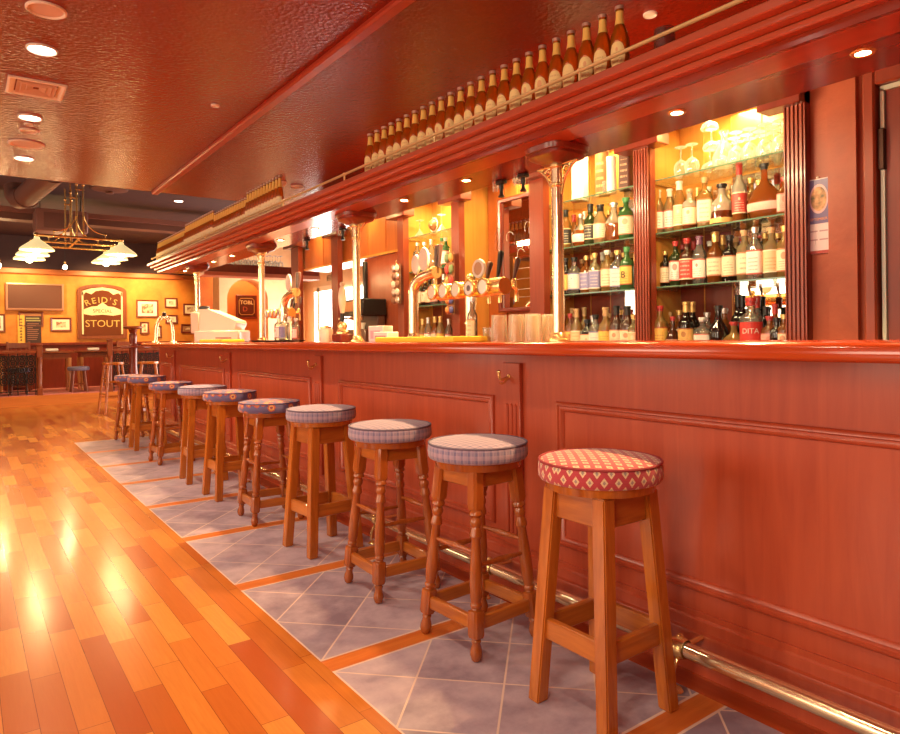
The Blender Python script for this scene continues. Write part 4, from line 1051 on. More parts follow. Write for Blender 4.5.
def swan(label, loc, white=True):
    t = thing('swan_neck_tap', label, 'tap', loc, 0, 'swan-neck beer taps on the counter')
    bm = lathe(B(), [(0,0),(.055,0),(.055,.008),(.042,.016),(.034,.04),(.031,.05)], 24)
    tube(bm, [(0,0,.04),(0,0,.27)] + bez((0,0,.28),(0,0,.36),(.02,-.06,.385),(.02,-.19,.395),12), .031, 16)
    link('neck', bm, BRASSP, t)
    bm = B(); tube(bm, [(.02,-.18,.395),(.02,-.215,.395)], .035, 16); tube(bm, [(.02,-.20,.37),(.02,-.20,.31)], .011, 8); link('tap_head', bm, BRASS, t)
    for k, (y, z, s) in enumerate(((-.135,.475,.9),(-.035,.455,.75))):
        M = Matrix.Translation((-.005+.01*k, y, z)) @ Matrix.Rotation(R(-90),4,'Y')
        if k and not white: continue
        q = link('oval_badge', lathe(B(), [(0,0),(.054*s,.0),(.058*s,.006),(.054*s,.014),(0,.020)], 24, M, 1.35, 1), WHITEP if k == 0 else BADGE[0], t)
        rod_b = B(); rod(rod_b, (.015, y, z-.08), (.0+.01, y, z-.05*s), .008); link('badge_stem', rod_b, BRASS, q)
    for y in (-.195,-.225): link('tap_handle', tap_handle(B(), .03, y, .425, .13, .01), plain('wood tap handle', (.10,.045,.03), .3), t)
    return t
swan('brass swan-neck tap with two white oval badges, behind the yellow drip mat', (2.17, 3.34, CT))
s2 = swan('brass swan-neck tap with one white globe badge, beside the small bottles', (2.13, 5.22, CT), False)
t = thing('twin_tap', 'brass twin swan-neck tap at the far end of the counter', 'tap', (1.93, 8.35, CT), R(-30))
for s in (-1, 1):
    bm = lathe(B(), [(0,0),(.035,0),(.035,.01),(.022,.02)], 16, Matrix.Translation((s*.10,0,0)))
    tube(bm, [(s*.10,0,0),(s*.095,0,.12)] + bez((s*.09,0,.17),(s*.075,0,.29),(s*.02,0,.34),(-s*.03,0,.27),10), .017, 10)
    link('neck', bm, BRASSP, t)
bm = B(); ball(bm, (0,0,.335), .024); link('finial', bm, BLACKP, t)

YM = plain('yellow bar towel', (.95,.70,.06), .85, 0, 0, .12)
def mat_towel(label, y0, y1, x0=1.88, x1=2.09):
    t = thing('bar_towel', label, 'towel', ((x0+x1)/2, (y0+y1)/2, CT), 0, 'yellow towels on the counter')
    bm = box(B(), (0,0,.014), (x1-x0, y1-y0, .028), .008, None, 2)
    link('folded_towel', bm, YM, t); return t
mat_towel('long yellow drip mat in front of the near beer taps', 2.55, 3.30)
mat_towel('yellow mat on the counter before the cream cash register', 6.05, 6.75)
t = thing('drip_tray', 'black drip tray carrying small clear bottles', 'tray', (2.03, 5.12, CT))
link('tray_body', frame(B(), .22, .62, [(0.02,0),(0,.016),(.008,.016),(.014,.006)], Matrix.Identity(4)), BLACKP, t, smooth=False); link('grille', bx(B(), -.096,.096,-.296,.296,.004,.007), CHROME, t, smooth=False)
for i, (y, sp) in enumerate(zip((5.079,4.968,4.860,4.746), ((S,.20,.036,'clear','white','silver'),(Q,.21,.036,'clear','blue','silver'),(W,.19,.026,'clear',None,'silver'),(S,.17,.030,'clear','white','white')))):
    shape, h, r, g, lm, cm = sp
    bottle('small_bottle', shape, h, r, GL[g], LM[lm] if lm else None, CM[cm], (2.03, y, CT+.008), 0, .885, None, None, 'small clear bottle on the black drip tray, %s from left' % ORDN[i], 'bottle', 'small bottles on the drip tray')
# beer engine
t = thing('beer_engine', 'hand-pulled beer engine with tall pale handle, beside the second brass column', 'hand pump', (2.15, 4.22, CT))
link('base_block', bx(B(), -.05,.05,-.07,.07,0,.055,.006), W_DARK, t)
link('pump_body', lathe(B(), [(0,.055),(.045,.055),(.045,.07),(.03,.085),(.036,.11),(.03,.13),(.018,.14),(0,.14)], 20), BRASS, t)
link('handle_grip', lathe(B(), [(0,.14),(.014,.14),(.016,.19),(.012,.20),(0,.20)], 14), BLACKP, t)
link('handle', lathe(B(), [(0,.20),(.014,.20),(.026,.26),(.029,.31),(.022,.37),(.012,.385),(.018,.40),(.014,.415),(0,.42)], 16), plain('ivory handle', (.90,.78,.55), .25, 0, .5), t)
t = thing('spirit_lamp', 'small white jar left of the beer engine', 'jar', (2.12, 4.42, CT)); link('jar', lathe(B(), [(0,0),(.045,0),(.05,.02),(.05,.085),(.04,.10),(0,.10)], 18), CREAM, t); link('lid', lathe(B(), [(.042,.10),(.042,.112),(.01,.118),(0,.125)], 18), BRASS, t)
# paper boxes
t = thing('straw_box', 'white printed carton standing on the counter before the coffee machine', 'box', (2.13, 3.66, CT), R(15))
link('carton', box(B(), (0,0,.05), (.09,.13,.10), .003), plain('white card', (.93,.89,.84), .5), t); link('printed_panel', bx(B(), -.0463,-.0455,-.04,.045,.02,.07), plain('lilac print', (.62,.50,.58), .5), t, smooth=False)
t = thing('card_holder', 'small white holder with grey slot beside the white carton', 'holder', (2.05, 3.46, CT), R(10))
link('holder', box(B(), (0,0,.03), (.09,.13,.06), .004), plain('white card', (.93,.89,.84)), t); link('slot', bx(B(), -.0463,-.0455,-.05,.05,.015,.038), plain('lilac grey', (.42,.36,.42), .5), t, smooth=False)
# cash register
t = thing('cash_register', 'cream cash register with sloping top near the farthest brass column', 'cash register', (2.16, 7.0, CT), R(-37))
link('drawer_base', box(B(), (0.03,0,.06), (.46,.36,.12), .012), CREAM, t)
bm = prism(B(), [(-.20,.12),(-.19,.30),(-.15,.335),(-.06,.335),(.22,.215),(.23,.19),(.20,.12)], .33, Matrix.Translation((0,.165,0)) @ FX); link('sloping_cover', bm, CREAM, t)
bm = box(B(), (-.19,-.10,.20), (.09,.15,.22), .012); link('display_post', bm, plain('pale beige plastic', (.86,.72,.58), .4), t)
bm = box(B(), (-.15,-.02,.355), (.10,.05,.035), .006, None); link('printer_slot', bm, BLACKP, t)
link('key_row', bx(B(), .02,.18,-.1835,-.18,.035,.05), plain('grey keys', (.4,.33,.3)), t, smooth=False)
# stacked tumblers by the pilaster
k = 0
TUMB = ('front', 'second', 'third', 'fourth')
for i, (x, y) in enumerate(((2.10,2.475),(2.14,2.39),(2.16,2.30),(2.22,2.49),(2.25,2.40),(2.28,2.31),(2.34,2.45),(2.36,2.36))):
    o = inst('pint_glass', tumbler_mesh(.128, .041, GLASSP, 'pint_glass'), None, (x, y, CT+.128)); o.rotation_euler[0] = PI
    tag(o, 'upturned pint glass in the cluster beside the nearest brass column', 'glass', 'upturned pint glasses on the counter')
tag(inst('shot_glass', tumbler_mesh(.07, .026, GLASS, 'shot_glass'), None, (2.12, 2.585, CT)), 'short clear glass between the pourer bottle and the pint glasses', 'glass')
bottle('pourer_bottle', 'wine', .225, .026, GL['clear'], LM['cream'], CM['silver'], (2.08, 2.66, CT), 0, .9, (.05,.5), None, 'slim clear pourer bottle with cream label, right of the yellow drip mat', 'bottle')
# coffee machine on the back counter
t = thing('coffee_machine', 'dark coffee machine with brass front band on the back counter', 'coffee machine', (3.12, 5.70, .985))
link('body', box(B(), (.03,0,.10), (.24,.40,.20), .01), plain('brown enamel', (.10,.045,.03), .3), t)
link('head', box(B(), (.02,0,.405), (.26,.40,.16), .01), BLACKP, t)
link('back_column', box(B(), (.10,0,.26), (.08,.36,.14), .006), plain('brown enamel', (.10,.045,.03)), t)
link('front_band', bx(B(), -.118,-.108,-.17,.19,.37,.465,.003), plain('copper band', (.70,.36,.16), .3, .6), t)
bm = B()
for y in (-.08,.10): rod(bm, (-.06,y,.33), (-.06,y,.285), .022); rod(bm, (-.06,y,.305), (-.20,y,.30), .011)
link('portafilters', bm, CHROME, t)
link('cup', lathe(B(), [(0,.202),(.024,.202),(.036,.26),(.033,.26),(.02,.21)], 14, Matrix.Translation((-.05,-.08,0))), WHITEP, t)
# snack packets
def packet_card(name, label, loc, cols, n, w, h):
    t = thing(name, label, 'snack packets', loc, 0)
    link('backing_card', bx(B(), 0,.004,-w/2,w/2,0,h), plain('brown card', (.34,.14,.06), .6), t, smooth=False)
    rr = random.Random(n)
    for k in range(n):
        zz = h*(k//2+.5)/((n+1)//2); yy = w*(.25 if k % 2 else -.25)
        b = bmesh.new(); bmesh.ops.create_uvsphere(b, u_segments=10, v_segments=6, radius=1)
        M = Matrix.Translation((-.012,yy,zz)) @ Matrix.Rotation(rr.uniform(-.3,.3),4,'X') @ Matrix.Diagonal((.014,w*.25,h/(n+1)*.98,1))
        bmesh.ops.transform(b, matrix=M, verts=b.verts[:])
        link('snack_packet', b, cols[k % len(cols)], t)
    link('hanger', rod(B(), (0.0,0,h), (0.0,0,h+.03), .004), BRASS, t)
pk = [plain('silver packet', (.72,.58,.48), .25, .5), plain('brown packet', (.30,.13,.07), .35), plain('cream packet', (.80,.68,.52), .35)]
packet_card('snack_card', 'card of silver snack packets hanging on the pilaster by the coffee machine', (3.165, 5.15, 1.40), pk, 10, .13, .36)
pr = [plain('red packet', (.62,.06,.05), .4), plain('orange packet', (.85,.33,.08), .4), plain('green packet', (.20,.28,.12), .4)]
packet_card('snack_card', 'card of red and green packets hanging right of the swan-neck tap', (3.165, 4.33, 1.50), pr, 6, .11, .28)
packet_card('snack_card', 'blue and orange packets hanging low behind the near tap tower', (3.165, 4.33, 1.28), [plain('blue packet', (.16,.16,.42), .4), plain('orange packet', (.85,.33,.08))], 4, .10, .15)
# fittings hanging from the canopy's back edge
for i, y in enumerate((2.780,2.604,5.323,4.658,8.476)[:4]):
    t = thing('glass_clip', ('black hanging fitting under the canopy, left one before the etched mirror', 'black hanging fitting under the canopy, right one before the etched mirror', 'black hanging fitting under the canopy, left of the second brass column by far', 'black hanging fitting under the canopy just left of the second brass column')[i], 'fitting', (2.385, y, 1.95), 0, 'black fittings hanging from the canopy')
    link('mount', box(B(), (0,0,-.010), (.035,.06,.02), .004), BLACKP, t)
    bm = lathe(B(), [(0,-.02),(.012,-.02),(.014,-.04),(.009,-.055),(.011,-.075),(.018,-.085),(.018,-.092),(0,-.094)], 12); link('stem', bm, BLACKP, t)
    link('arm', rod(B(), (0,0,-.03), (0,.05,-.03), .004), CHROME, t)
    link('clear_cup', lathe(B(), [(.015,-.052),(.017,0),(0,0)], 12, Matrix.Translation((0,.05,-.0))), GLASSW, t)
# calendar
t = thing('wall_calendar', 'calendar with oval picture on purple ground hanging on the red plaster wall', 'calendar', (3.246, 1.513, 1.47), 0)
link('sheet', bx(B(), -.004,0,-.048,.046,0,.35), plain('calendar paper', (.72,.58,.60), .5), t, smooth=False)
link('picture_ground', bx(B(), -.0055,-.004,-.048,.046,.14,.345), plain('calendar purple', (.13,.08,.22), .4), t, smooth=False)
Mo = Matrix.Translation((-.0055,-.004,.255)) @ FACE_X
link('oval_border', lathe(B(), [(0,0),(.05,0),(.05,.001),(0,.001)], 32, Mo, .84, 1.38), plain('pink oval', (.62,.36,.38), .4), t)
def mat_picture():
    m, nt, b, o = new_mat('calendar picture'); f = noise(nt, coords(nt), 28, 2)
    nt.links.new(ramp(nt, f, [(.35, (.10,.09,.04)), (.5, (.42,.20,.07)), (.65, (.66,.36,.16))]), b.inputs['Base Color']); return m
link('oval_picture', lathe(B(), [(0,.0012),(.042,.0012),(.042,.002),(0,.002)], 32, Mo, .84, 1.35), mat_picture(), t)
link('month_name', text_bm('SEPTEMBER', .017, .0004, Matrix.Translation((-.0062,0,.155)) @ FACE_X), plain('orange print', (.72,.24,.10), .4), t, smooth=False)
bm = B()
for zz in (.105,.065): 
    for y in (-.024,.022): bx(bm, -.0048,-.004,y-.019,y+.019,zz-.0035,zz+.0035)
link('date_rows', bm, plain('mauve print', (.45,.26,.30)), t, smooth=False)
link('red_foot', bx(B(), -.005,-.004,-.048,.046,-.0,.014), plain('calendar red', (.40,.05,.04)), t, smooth=False)
link('pin', ball(B(), (-.006,0,.355), .006, 8), WHITEP, t)
# ================================================================== CEILING FIXTURES
CEILW = plain('ceiling fitting white', (.86,.70,.58), .5)
EMC = glow('ceiling downlight lamp', (1,.93,.80), 14)
def cdisc(name, label, cat, x, y, r, m, z=CZ, group=None, grille=False):
    t = thing(name, label, cat, (x, y, z), 0, group)
    link('trim_ring', lathe(B(), [(r*.84,0),(r*.84,-.006),(r*.92,-.012),(r,-.008),(r,0)], 28), CEILW, t)
    link('speaker_grille' if grille else 'lens', lathe(B(), [(0,-.005),(r*.84,-.004)], 28), m, t)
    return t
cdisc('ceiling_speaker', 'round pale ceiling speaker, nearest fitting at the top left', 'speaker', .345, 3.74, .088, plain('speaker grille', (.72,.50,.42), .6), CZ, None, True)
cdisc('ceiling_speaker', 'round pale ceiling speaker between the far downlights', 'speaker', .44, 6.38, .13, plain('speaker grille', (.72,.50,.42), .6), CZ, None, True)
for y, x, r, lb in ((4.26,.37,.076,'lit ceiling downlight beside the square vent, nearer than it'), (5.60,.41,.076,'lit ceiling downlight just beyond the square vent'), (6.88,.455,.078,'lit ceiling downlight beyond the far ceiling speaker')):
    cdisc('ceiling_downlight', lb, 'light', x, y, r, EMC, CZ, 'round downlights in the red ceiling')
    lamp('downlight_lamp', 'SPOT', (x, y, CZ-.03), 90, (1,.80,.52), .05, (0,0,0), spot=R(120), blend=.7)
cdisc('ceiling_downlight', 'unlit angled ceiling downlight before the far ceiling speaker', 'light', .43, 5.96, .065, plain('dim lens', (.55,.30,.20), .3), CZ, 'round downlights in the red ceiling')
cdisc('sprinkler_rose', 'tiny pinkish sprinkler rose among the ceiling downlights', 'sprinkler', .416, 5.78, .03, CEILW)
cdisc('sprinkler_rose', 'tiny sprinkler rose alone on the red ceiling, left of the batten', 'sprinkler', 1.412, 4.62, .028, CEILW)
cdisc('smoke_detector', 'small round detector on the red ceiling above the near beer bottles', 'detector', 2.79, 2.10, .034, CEILW)
t = thing('smoke_detector', 'white smoke detector on the red ceiling above the far beer bottles', 'detector', (2.64, 6.53, CZ))
link('body', lathe(B(), [(0,-.045),(.035,-.045),(.045,-.03),(.06,-.02),(.06,0)], 24), CEILW, t); link('base_ring', lathe(B(), [(.06,-.012),(.066,-.01),(.066,0)], 24), CEILW, t)
cdisc('ceiling_downlight', 'pale downlight beside the white smoke detector', 'light', 2.86, 6.62, .07, plain('dim lens', (.55,.30,.20), .3), CZ, 'round downlights in the red ceiling')
t = thing('ceiling_vent', 'square pale ceiling vent with nested louvres among the downlights', 'vent', (.395, 4.94, CZ))
Mv = Matrix.Rotation(PI,4,'X')
link('vent_frame', frame(B(), .31, .32, [(0,0),(.0,.01),(.012,.014),(.03,.006),(.05,-.004)], Mv), CEILW, t, smooth=False)
link('vent_core', frame(B(), .21, .22, [(0,.0),(.0,.012),(.02,.006),(.024,.012),(.05,.004),(.054,.01),(.09,.001)], Mv), plain('vent louvres', (.62,.36,.25), .5), t, smooth=False)

# ================================================================== FAR CEILING
MDU = plain('painted duct', (.15,.07,.055), .55, .1)
t = thing('air_duct', 'round dark air duct under the far ceiling', 'duct', (.67, 9.1, 2.88))
bm = B(); tube(bm, [(-.12,.55,.10),(-.115,.52,.0),(-.09,.42,-.06),(-.05,.2,-.08),(.12,-1.1,-.02)], .125, 20); link('duct_pipe', bm, MDU, t)
bm = B(); 
rod(bm, (-.045,.16,-.079), (-.038,.12,-.078), .135, 20)
link('duct_collar', bm, MDU, t)
t = thing('ceiling_beam', 'long dusky pink beam crossing under the far ceiling', 'beam', (1.6, 11.0, 2.80))
link('beam_body', bx(B(), -5.4, 4.4, 0, .25, .0, .10), MDU, t, smooth=False); link('top_flange', bx(B(), -5.4, 4.4, -.05, .30, .09, .16), plain('beam paint', (.26,.115,.09), .55), t, smooth=False)
t = thing('air_unit', 'boxy pinkish air unit under the far ceiling behind the pendant lamp', 'air conditioner', (1.13, 10.5, 2.59))
link('casing', box(B(), (0,.25,.16), (.62,.5,.30), .01), plain('air unit', (.26,.12,.10), .5), t); link('hanger', bx(bx(B(), -.25,-.24,.2,.21,.30,DZ-2.59), .24,.25,.2,.21,.30,DZ-2.59), IRON, t, smooth=False); link('louvre', bx(B(), -.22,.27,-.006,.001,.05,.26), plain('air unit dark', (.16,.07,.06)), t, smooth=False)
t = thing('fan_disc', 'round dusky ceiling rose in the dark far ceiling', 'fitting', (1.62, 9.9, DZ)); link('disc', lathe(B(), [(0,-.06),(.12,-.05),(.22,-.03),(.23,0)], 28), MDU, t); link('hub', lathe(B(), [(0,-.09),(.05,-.08),(.05,-.05)], 16), MDU, t)
t = thing('fan_disc', 'faint round ceiling rose at the edge of the red ceiling above the batten', 'fitting', (1.82, 8.3, DZ)); link('disc', lathe(B(), [(0,-.06),(.12,-.05),(.22,-.03),(.23,0)], 28), MDU, t); link('hub', lathe(B(), [(0,-.09),(.05,-.08),(.05,-.05)], 16), MDU, t)

# pool-table style chandelier
ch = thing('chandelier', 'brass chandelier of three long bars with six lit cream shades', 'chandelier', (1.15, 9.55, 2.30))
SHADE = bpy.data.materials.new('lit opal shade'); SHADE.use_nodes = True
_b = SHADE.node_tree.nodes['Principled BSDF']; _b.inputs['Base Color'].default_value = (.95,.86,.55,1); _b.inputs['Emission Color'].default_value = (1,.80,.36,1); _b.inputs['Emission Strength'].default_value = .6
BULB = glow('lamp bulb', (1,.90,.68), 10)
bars_y = (-.55, 0, .51)
for y in bars_y:
    bm = B(); rod(bm, (-.44,y,.03), (.44,y,.03), .016, 10)
    for s in (-1, 1): ball(bm, (s*.445,y,.03), .028, 10)
    br = link('cross_bar', bm, BRASS, ch)
    bm = B()
    for s in (-.035, .035):
        rod(bm, (s,y,.03), (s,y,.80), .010, 8); ball(bm, (s,y,.66), .018, 8)
    rod(bm, (-.05,y,.60), (.05,y,.60), .008, 8)
    link('stem', bm, BRASS, ch)
    for s in (-1, 1):
        bm = B(); tube(bm, bez((s*.035,y,.34),(s*.05,y,.16),(s*.16,y,.09),(s*.27,y,.085),10), .008, 6); ball(bm, (s*.27,y,.085), .014, 8); rod(bm, (s*.27,y,.085), (s*.27,y,.03), .006, 6)
        link('scroll_arm', bm, BRASS, ch)
        bm = lathe(B(), [(.0,.010),(.028,.005),(.032,-.02),(.155,-.115),(.175,-.135),(.178,-.150),(.172,-.150),(.165,-.135),(.03,-.03)], 28, Matrix.Translation((s*.44,y,0)))
        q = link('lamp_shade', bm, SHADE, ch)
        bm = B(); ball(bm, (s*.44,y,-.15), .042, 12); link('bulb', bm, BULB, q)
        lamp('chandelier_bulb', 'POINT', (1.15+s*.44, 9.55+y, 2.30-.225), 6, (1,.66,.28), .05)
bm = B(); rod(bm, (0,-.55,.03), (0,.51,.03), .014, 8); link('spine_bar', bm, BRASS, ch)
# bare bulbs on the far wall zone
for i, (x, y, z, lb) in enumerate(((1.43,13.0,2.36,'small bare bulb hanging beyond the chandelier'), (.50,13.0,2.34,'small bare bulb at the left edge beyond the chandelier'))):
    t = thing('hanging_bulb', lb, 'light', (x, y, z)); link('flex', rod(B(), (0,0,.05), (0,0,DZ-z), .004, 6), BLACKP, t)
    link('holder', rod(B(), (0,0,.03), (0,0,.09), .018, 10), BRASS, t); link('bulb', ball(B(), (0,0,0), .035, 12, 1.2), BULB, t)
    lamp('bulb_lamp', 'POINT', (x, y, z-.07), 22, (1,.66,.30), .04)

# ================================================================== FAR WALL
FY = WALLY
def picture(name, label, x0, x1, z0, z1, art, fm=None, mat_w=.0, cat='picture', y=FY, w=.035):
    cx, cz = (x0+x1)/2, (z0+z1)/2
    t = thing(name, label, cat, (cx, y, cz))
    W_, H_ = x1-x0, z1-z0
    link('frame', frame(B(), W_, H_, [(0,0),(0,.022),(.008,.028),(w-.008,.022),(w,.008)], FX), fm or W_DARK, t, smooth=False)
    bm = bx(B(), -W_/2+w*.8, W_/2-w*.8, -.010, -.004, -H_/2+w*.8, H_/2-w*.8)
    link('print', bm, art, t, smooth=False)
    if mat_w:
        bm = bx(B(), -W_/2+w+mat_w, W_/2-w-mat_w, -.012, -.010, -H_/2+w+mat_w*.8, H_/2-w-mat_w*.8)
        link('drawing', bm, art_mat(), t, smooth=False)
    return t
ART = []
def art_mat(c1=(.32,.14,.07), c2=(.78,.58,.36)):
    if ART: return ART[0]
    m, nt, b, o = new_mat('faded drawing'); f = noise(nt, coords(nt), 14, 3)
    nt.links.new(ramp(nt, f, [(.42, c1), (.55, c2)]), b.inputs['Base Color']); ART.append(m); return m
CRM = plain('cream mount', (.90,.78,.55), .4); PAL = plain('pale print', (.96,.90,.74), .3)
picture('picture_frame', 'large bright framed picture right of the stout mirror', 2.98, 3.42, 1.59, 1.965, PAL, W_FAR, .07)
picture('picture_frame', 'small cream picture above another, right of the bright picture', 3.55, 3.81, 1.80, 2.02, CRM, W_FAR, .05)
picture('picture_frame', 'cream picture with dark frame partly behind the far brass column', 3.93, 4.22, 1.65, 1.90, CRM, None, .05)
picture('picture_frame', 'wide cream picture left of the arched niche', 4.44, 4.84, 1.735, 2.055, CRM, None, .08)
picture('picture_frame', 'dark-framed picture directly below the small cream one', 3.56, 3.81, 1.46, 1.65, CRM, None, .05)
picture('picture_frame', 'small dark-mounted picture low beside the far brass column', 3.88, 4.15, 1.255, 1.45, plain('brown mount', (.40,.17,.07)), None, .05)
picture('picture_frame', 'small pale picture low under the large bright picture', 3.05, 3.23, 1.24, 1.50, CRM, W_FAR, .03)
picture('picture_frame', 'small pale picture low behind the twin swan-neck tap', 3.34, 3.48, 1.15, 1.42, CRM, W_FAR, .03)
picture('picture_frame', 'small framed picture between the notice board and the stout mirror', 1.42, 1.78, 1.30, 1.575, CRM, None, .06)
picture('picture_frame', 'cream picture at the far left edge, below the wide screen', .46, .68, 1.29, 1.64, PAL, W_FAR, .04)
picture('picture_frame', 'brown framed picture half hidden behind the menu board', .89, 1.30, 1.40, 1.69, plain('brown poster', (.42,.16,.06)), W_FAR, 0)
t = thing('wide_screen', 'wide dark screen in a pale frame on the ochre wall', 'screen', (1.165, FY-.05, 1.975))
link('bezel', frame(B(), .96, .52, [(0,-.05),(0,.03),(.03,.035),(.035,.02)], FX), plain('pale bezel', (.55,.26,.15), .35, .3), t, smooth=False)
link('screen_panel', bx(B(), -.45,.45,-.015,-.005,-.23,.23), plain('dark screen glass', (.13,.04,.02), .4), t, smooth=False)
# menu board and yellow strip sign
t = thing('menu_board', 'dark menu board leaning below the wide screen', 'board', (1.13, FY-.005, 1.08))
bm = bx(B(), -.13,.13,-.02,0,0,.52); link('board', bm, plain('blackboard', (.06,.025,.02), .6), t, smooth=False)
bm = B(); rr = random.Random(5)
for k in range(9): 
    a = rr.uniform(.05,.11); bx(bm, -.10, -.10+a*1.8, -.022,-.020, .06+k*.038, .075+k*.038)
link('chalk_lines', bm, plain('chalk reddish', (.34,.14,.08)), t, smooth=False)
bm = bx(B(), -.12,.12,-.022,-.020,.42,.445); bx(bm, -.12,.10,-.022,-.020,.465,.49); link('heading', bm, plain('chalk olive', (.40,.34,.12)), t, smooth=False)
t = thing('strip_sign', 'narrow yellow upright sign beside the menu board', 'sign', (.93, FY-.005, 1.08))
link('board', bx(B(), -.055,.055,-.02,0,0,.54), plain('sign yellow', (.88,.52,.08), .5), t, smooth=False)
bm = B()
for k in range(8):
    z = .05+k*.057
    bx(bm, -.022,.022,-.0215,-.02,z,z+.012); bx(bm, -.006,.006,-.0215,-.02,z-.012,z+.028)
    if k % 2: bx(bm, -.022,-.012,-.0215,-.02,z-.012,z+.02)
link('upright_characters', bm, plain('sign ink', (.20,.07,.02)), t, smooth=False)

# the big stout mirror sign
t = thing('pub_mirror', 'large arched pub mirror with gilt stout lettering in a dark wooden frame', 'sign', (2.335, FY, 1.70))
def arch_poly(w, z0, zs, rise, n=14):
    return [(-w/2, z0), (w/2, z0), (w/2, zs)] + [(w/2*math.cos(PI*i/n), zs+rise*math.sin(PI*i/n)) for i in range(1, n)] + [(-w/2, zs)]
W0 = .90
bm = prism(B(), arch_poly(W0, -.55, .43, .13), .06, FX); link('frame', bm, wood('sign frame', (.20,.05,.018), (.30,.085,.03), 'Z'), t, smooth=False)
link('mirror_glass', prism(B(), arch_poly(.76, -.48, .40, .10), .004, Matrix.Translation((0,-.062,0)) @ FX), plain('dark sign glass', (.16,.045,.02), .12), t, smooth=False)
GLD = plain('gilt lettering', (.88,.56,.16), .3, .3); PALG = plain('pale gilt', (.92,.74,.42), .35)
bm = B()
bx(bm, -.375,-.345,-.0685,-.066,-.46,.40); bx(bm, .345,.375,-.0685,-.066,-.46,.40)
prism(bm, [(-.37,.31),(-.30,.39),(-.2,.35),(-.12,.42),(0,.44),(.12,.42),(.2,.35),(.30,.39),(.37,.31),(.37,.41),(.2,.47),(0,.495),(-.2,.47),(-.37,.41)], .002, Matrix.Translation((0,-.0665,0)) @ FX)
prism(bm, [(-.34,-.05),(-.36,.03),(-.28,.07),(-.20,.10),(-.10,.11),(0,.19),(.10,.11),(.20,.10),(.28,.07),(.36,.03),(.34,-.05),(.2,-.08),(0,-.06),(-.2,-.08)], .002, Matrix.Translation((0,-.0665,0)) @ FX)
link('scroll_border', bm, PALG, t, smooth=False)
bm = B()
for ch_, a in zip("REID'S", (-24,-13.5,-5.5,3,12,20)):
    Mx = Matrix.Translation((.62*math.sin(R(a)), -.0675, -.44+.62*math.cos(R(a))-.0)) @ FX @ Matrix.Rotation(-R(a),4,'Z')
    merge(bm, text_bm(ch_, .17, .003, Mx))
link('arched_lettering', bm, GLD, t, smooth=False)
bm = text_bm('STOUT', .20, .003, Matrix.Translation((0,-.0675,-.31)) @ FX); link('lower_lettering', bm, GLD, t, smooth=False)
bm = text_bm('SPECIAL', .10, .003, Matrix.Translation((0,-.0695,-.02)) @ FX); link('middle_lettering', bm, plain('sign brown', (.22,.08,.02)), t, smooth=False)
# sign in the niche
t = thing('pub_sign', 'small dark maroon sign with gilt border inside the arched niche', 'sign', (5.09, 14.6, 1.82)); t.scale = (.70,1,.68)
link('frame', frame(B(), .66, .76, [(0,0),(0,.03),(.03,.035),(.045,.02)], FX), W_DARK, t, smooth=False)
link('sign_face', bx(B(), -.30,.30,-.02,-.005,-.34,.34), plain('sign maroon', (.10,.022,.015), .3), t, smooth=False)
bm = B(); tube(bm, [(-.18,-.025,-.26),(-.24,-.025,-.19),(-.24,-.025,.20),(-.18,-.025,.27),(.18,-.025,.27),(.24,-.025,.20),(.24,-.025,-.19),(.18,-.025,-.26),(-.18,-.025,-.26)], .008, 5); link('gilt_border', bm, GLD, t)
link('lettering', text_bm('TOBL', .17, .003, Matrix.Translation((0,-.023,.08)) @ FX), PALG, t, smooth=False)
link('emblem', text_bm('D', .22, .003, Matrix.Translation((-.05,-.023,-.15)) @ FX), plain('sign red', (.45,.10,.05)), t, smooth=False)

# ================================================================== FAR SEATING
def post(label, x, h=.86, w=.085):
    t = thing('railing_post', label, 'post', (x, STEPY+.06, PZ), 0, 'posts at the edge of the raised floor')
    bm = bx(B(), -w/2,w/2,-w/2,w/2,-.18,.12,.006); lathe(bm, [(w*.45,.12),(w*.5,.14),(w*.36,.16),(w*.42,.35),(w*.44,.50),(w*.36,.60),(w*.5,.62),(w*.5,.64)], 16)
    bx(bm, -w/2,w/2,-w/2,w/2,.64,h-.02,.006); link('newel', bm, W_FAR, t)
    link('cap', box(B(), (0,0,h), (w*1.2,w*1.2,.04), .012), W_FAR, t)
post('turned wooden newel post on the step, left of the tables', 1.09)
post('turned wooden newel post on the step, behind the high round table', 2.19, .93)
def railing(label, x0, x1):
    t = thing('railing', label, 'railing', ((x0+x1)/2, STEPY+.06, PZ), 0, 'railings at the edge of the raised floor')
    w = (x1-x0)/2
    link('hand_rail', bx(B(), -w,w,-.035,.035,.72,.77,.010), W_FAR, t)
    bm = B(); n = int((x1-x0)/.13)
    bx(bm, -w,w,-.008,.008,.06,.075); bx(bm, -w,w,-.008,.008,.66,.675)
    for k in range(n+1):
        x = -w+.02+(2*w-.04)*k/n
        bx(bm, x-.007,x+.007,-.007,.007,.0,.72)
        if k < n:
            c = x+(2*w-.04)/n/2
            for zz, rr_ in ((.24,.055),(.33,.055),(.44,.055),(.55,.055),(.63,.05)):
                tube(bm, [(c+rr_*math.cos(a*PI/6), 0, zz+rr_*1.1*math.sin(a*PI/6)) for a in range(13)], .009, 5, False)
                tube(bm, [(c+rr_*.45*math.cos(a*PI/3), 0, zz+rr_*.5*math.sin(a*PI/3)) for a in range(7)], .014, 5, False)
    link('ironwork', bm, IRON, t)
railing('ornate dark iron railing under a wooden rail at the left', -1.6, 1.05)
railing('ornate dark iron railing under a wooden rail, behind the high round table', 2.23, 4.05)
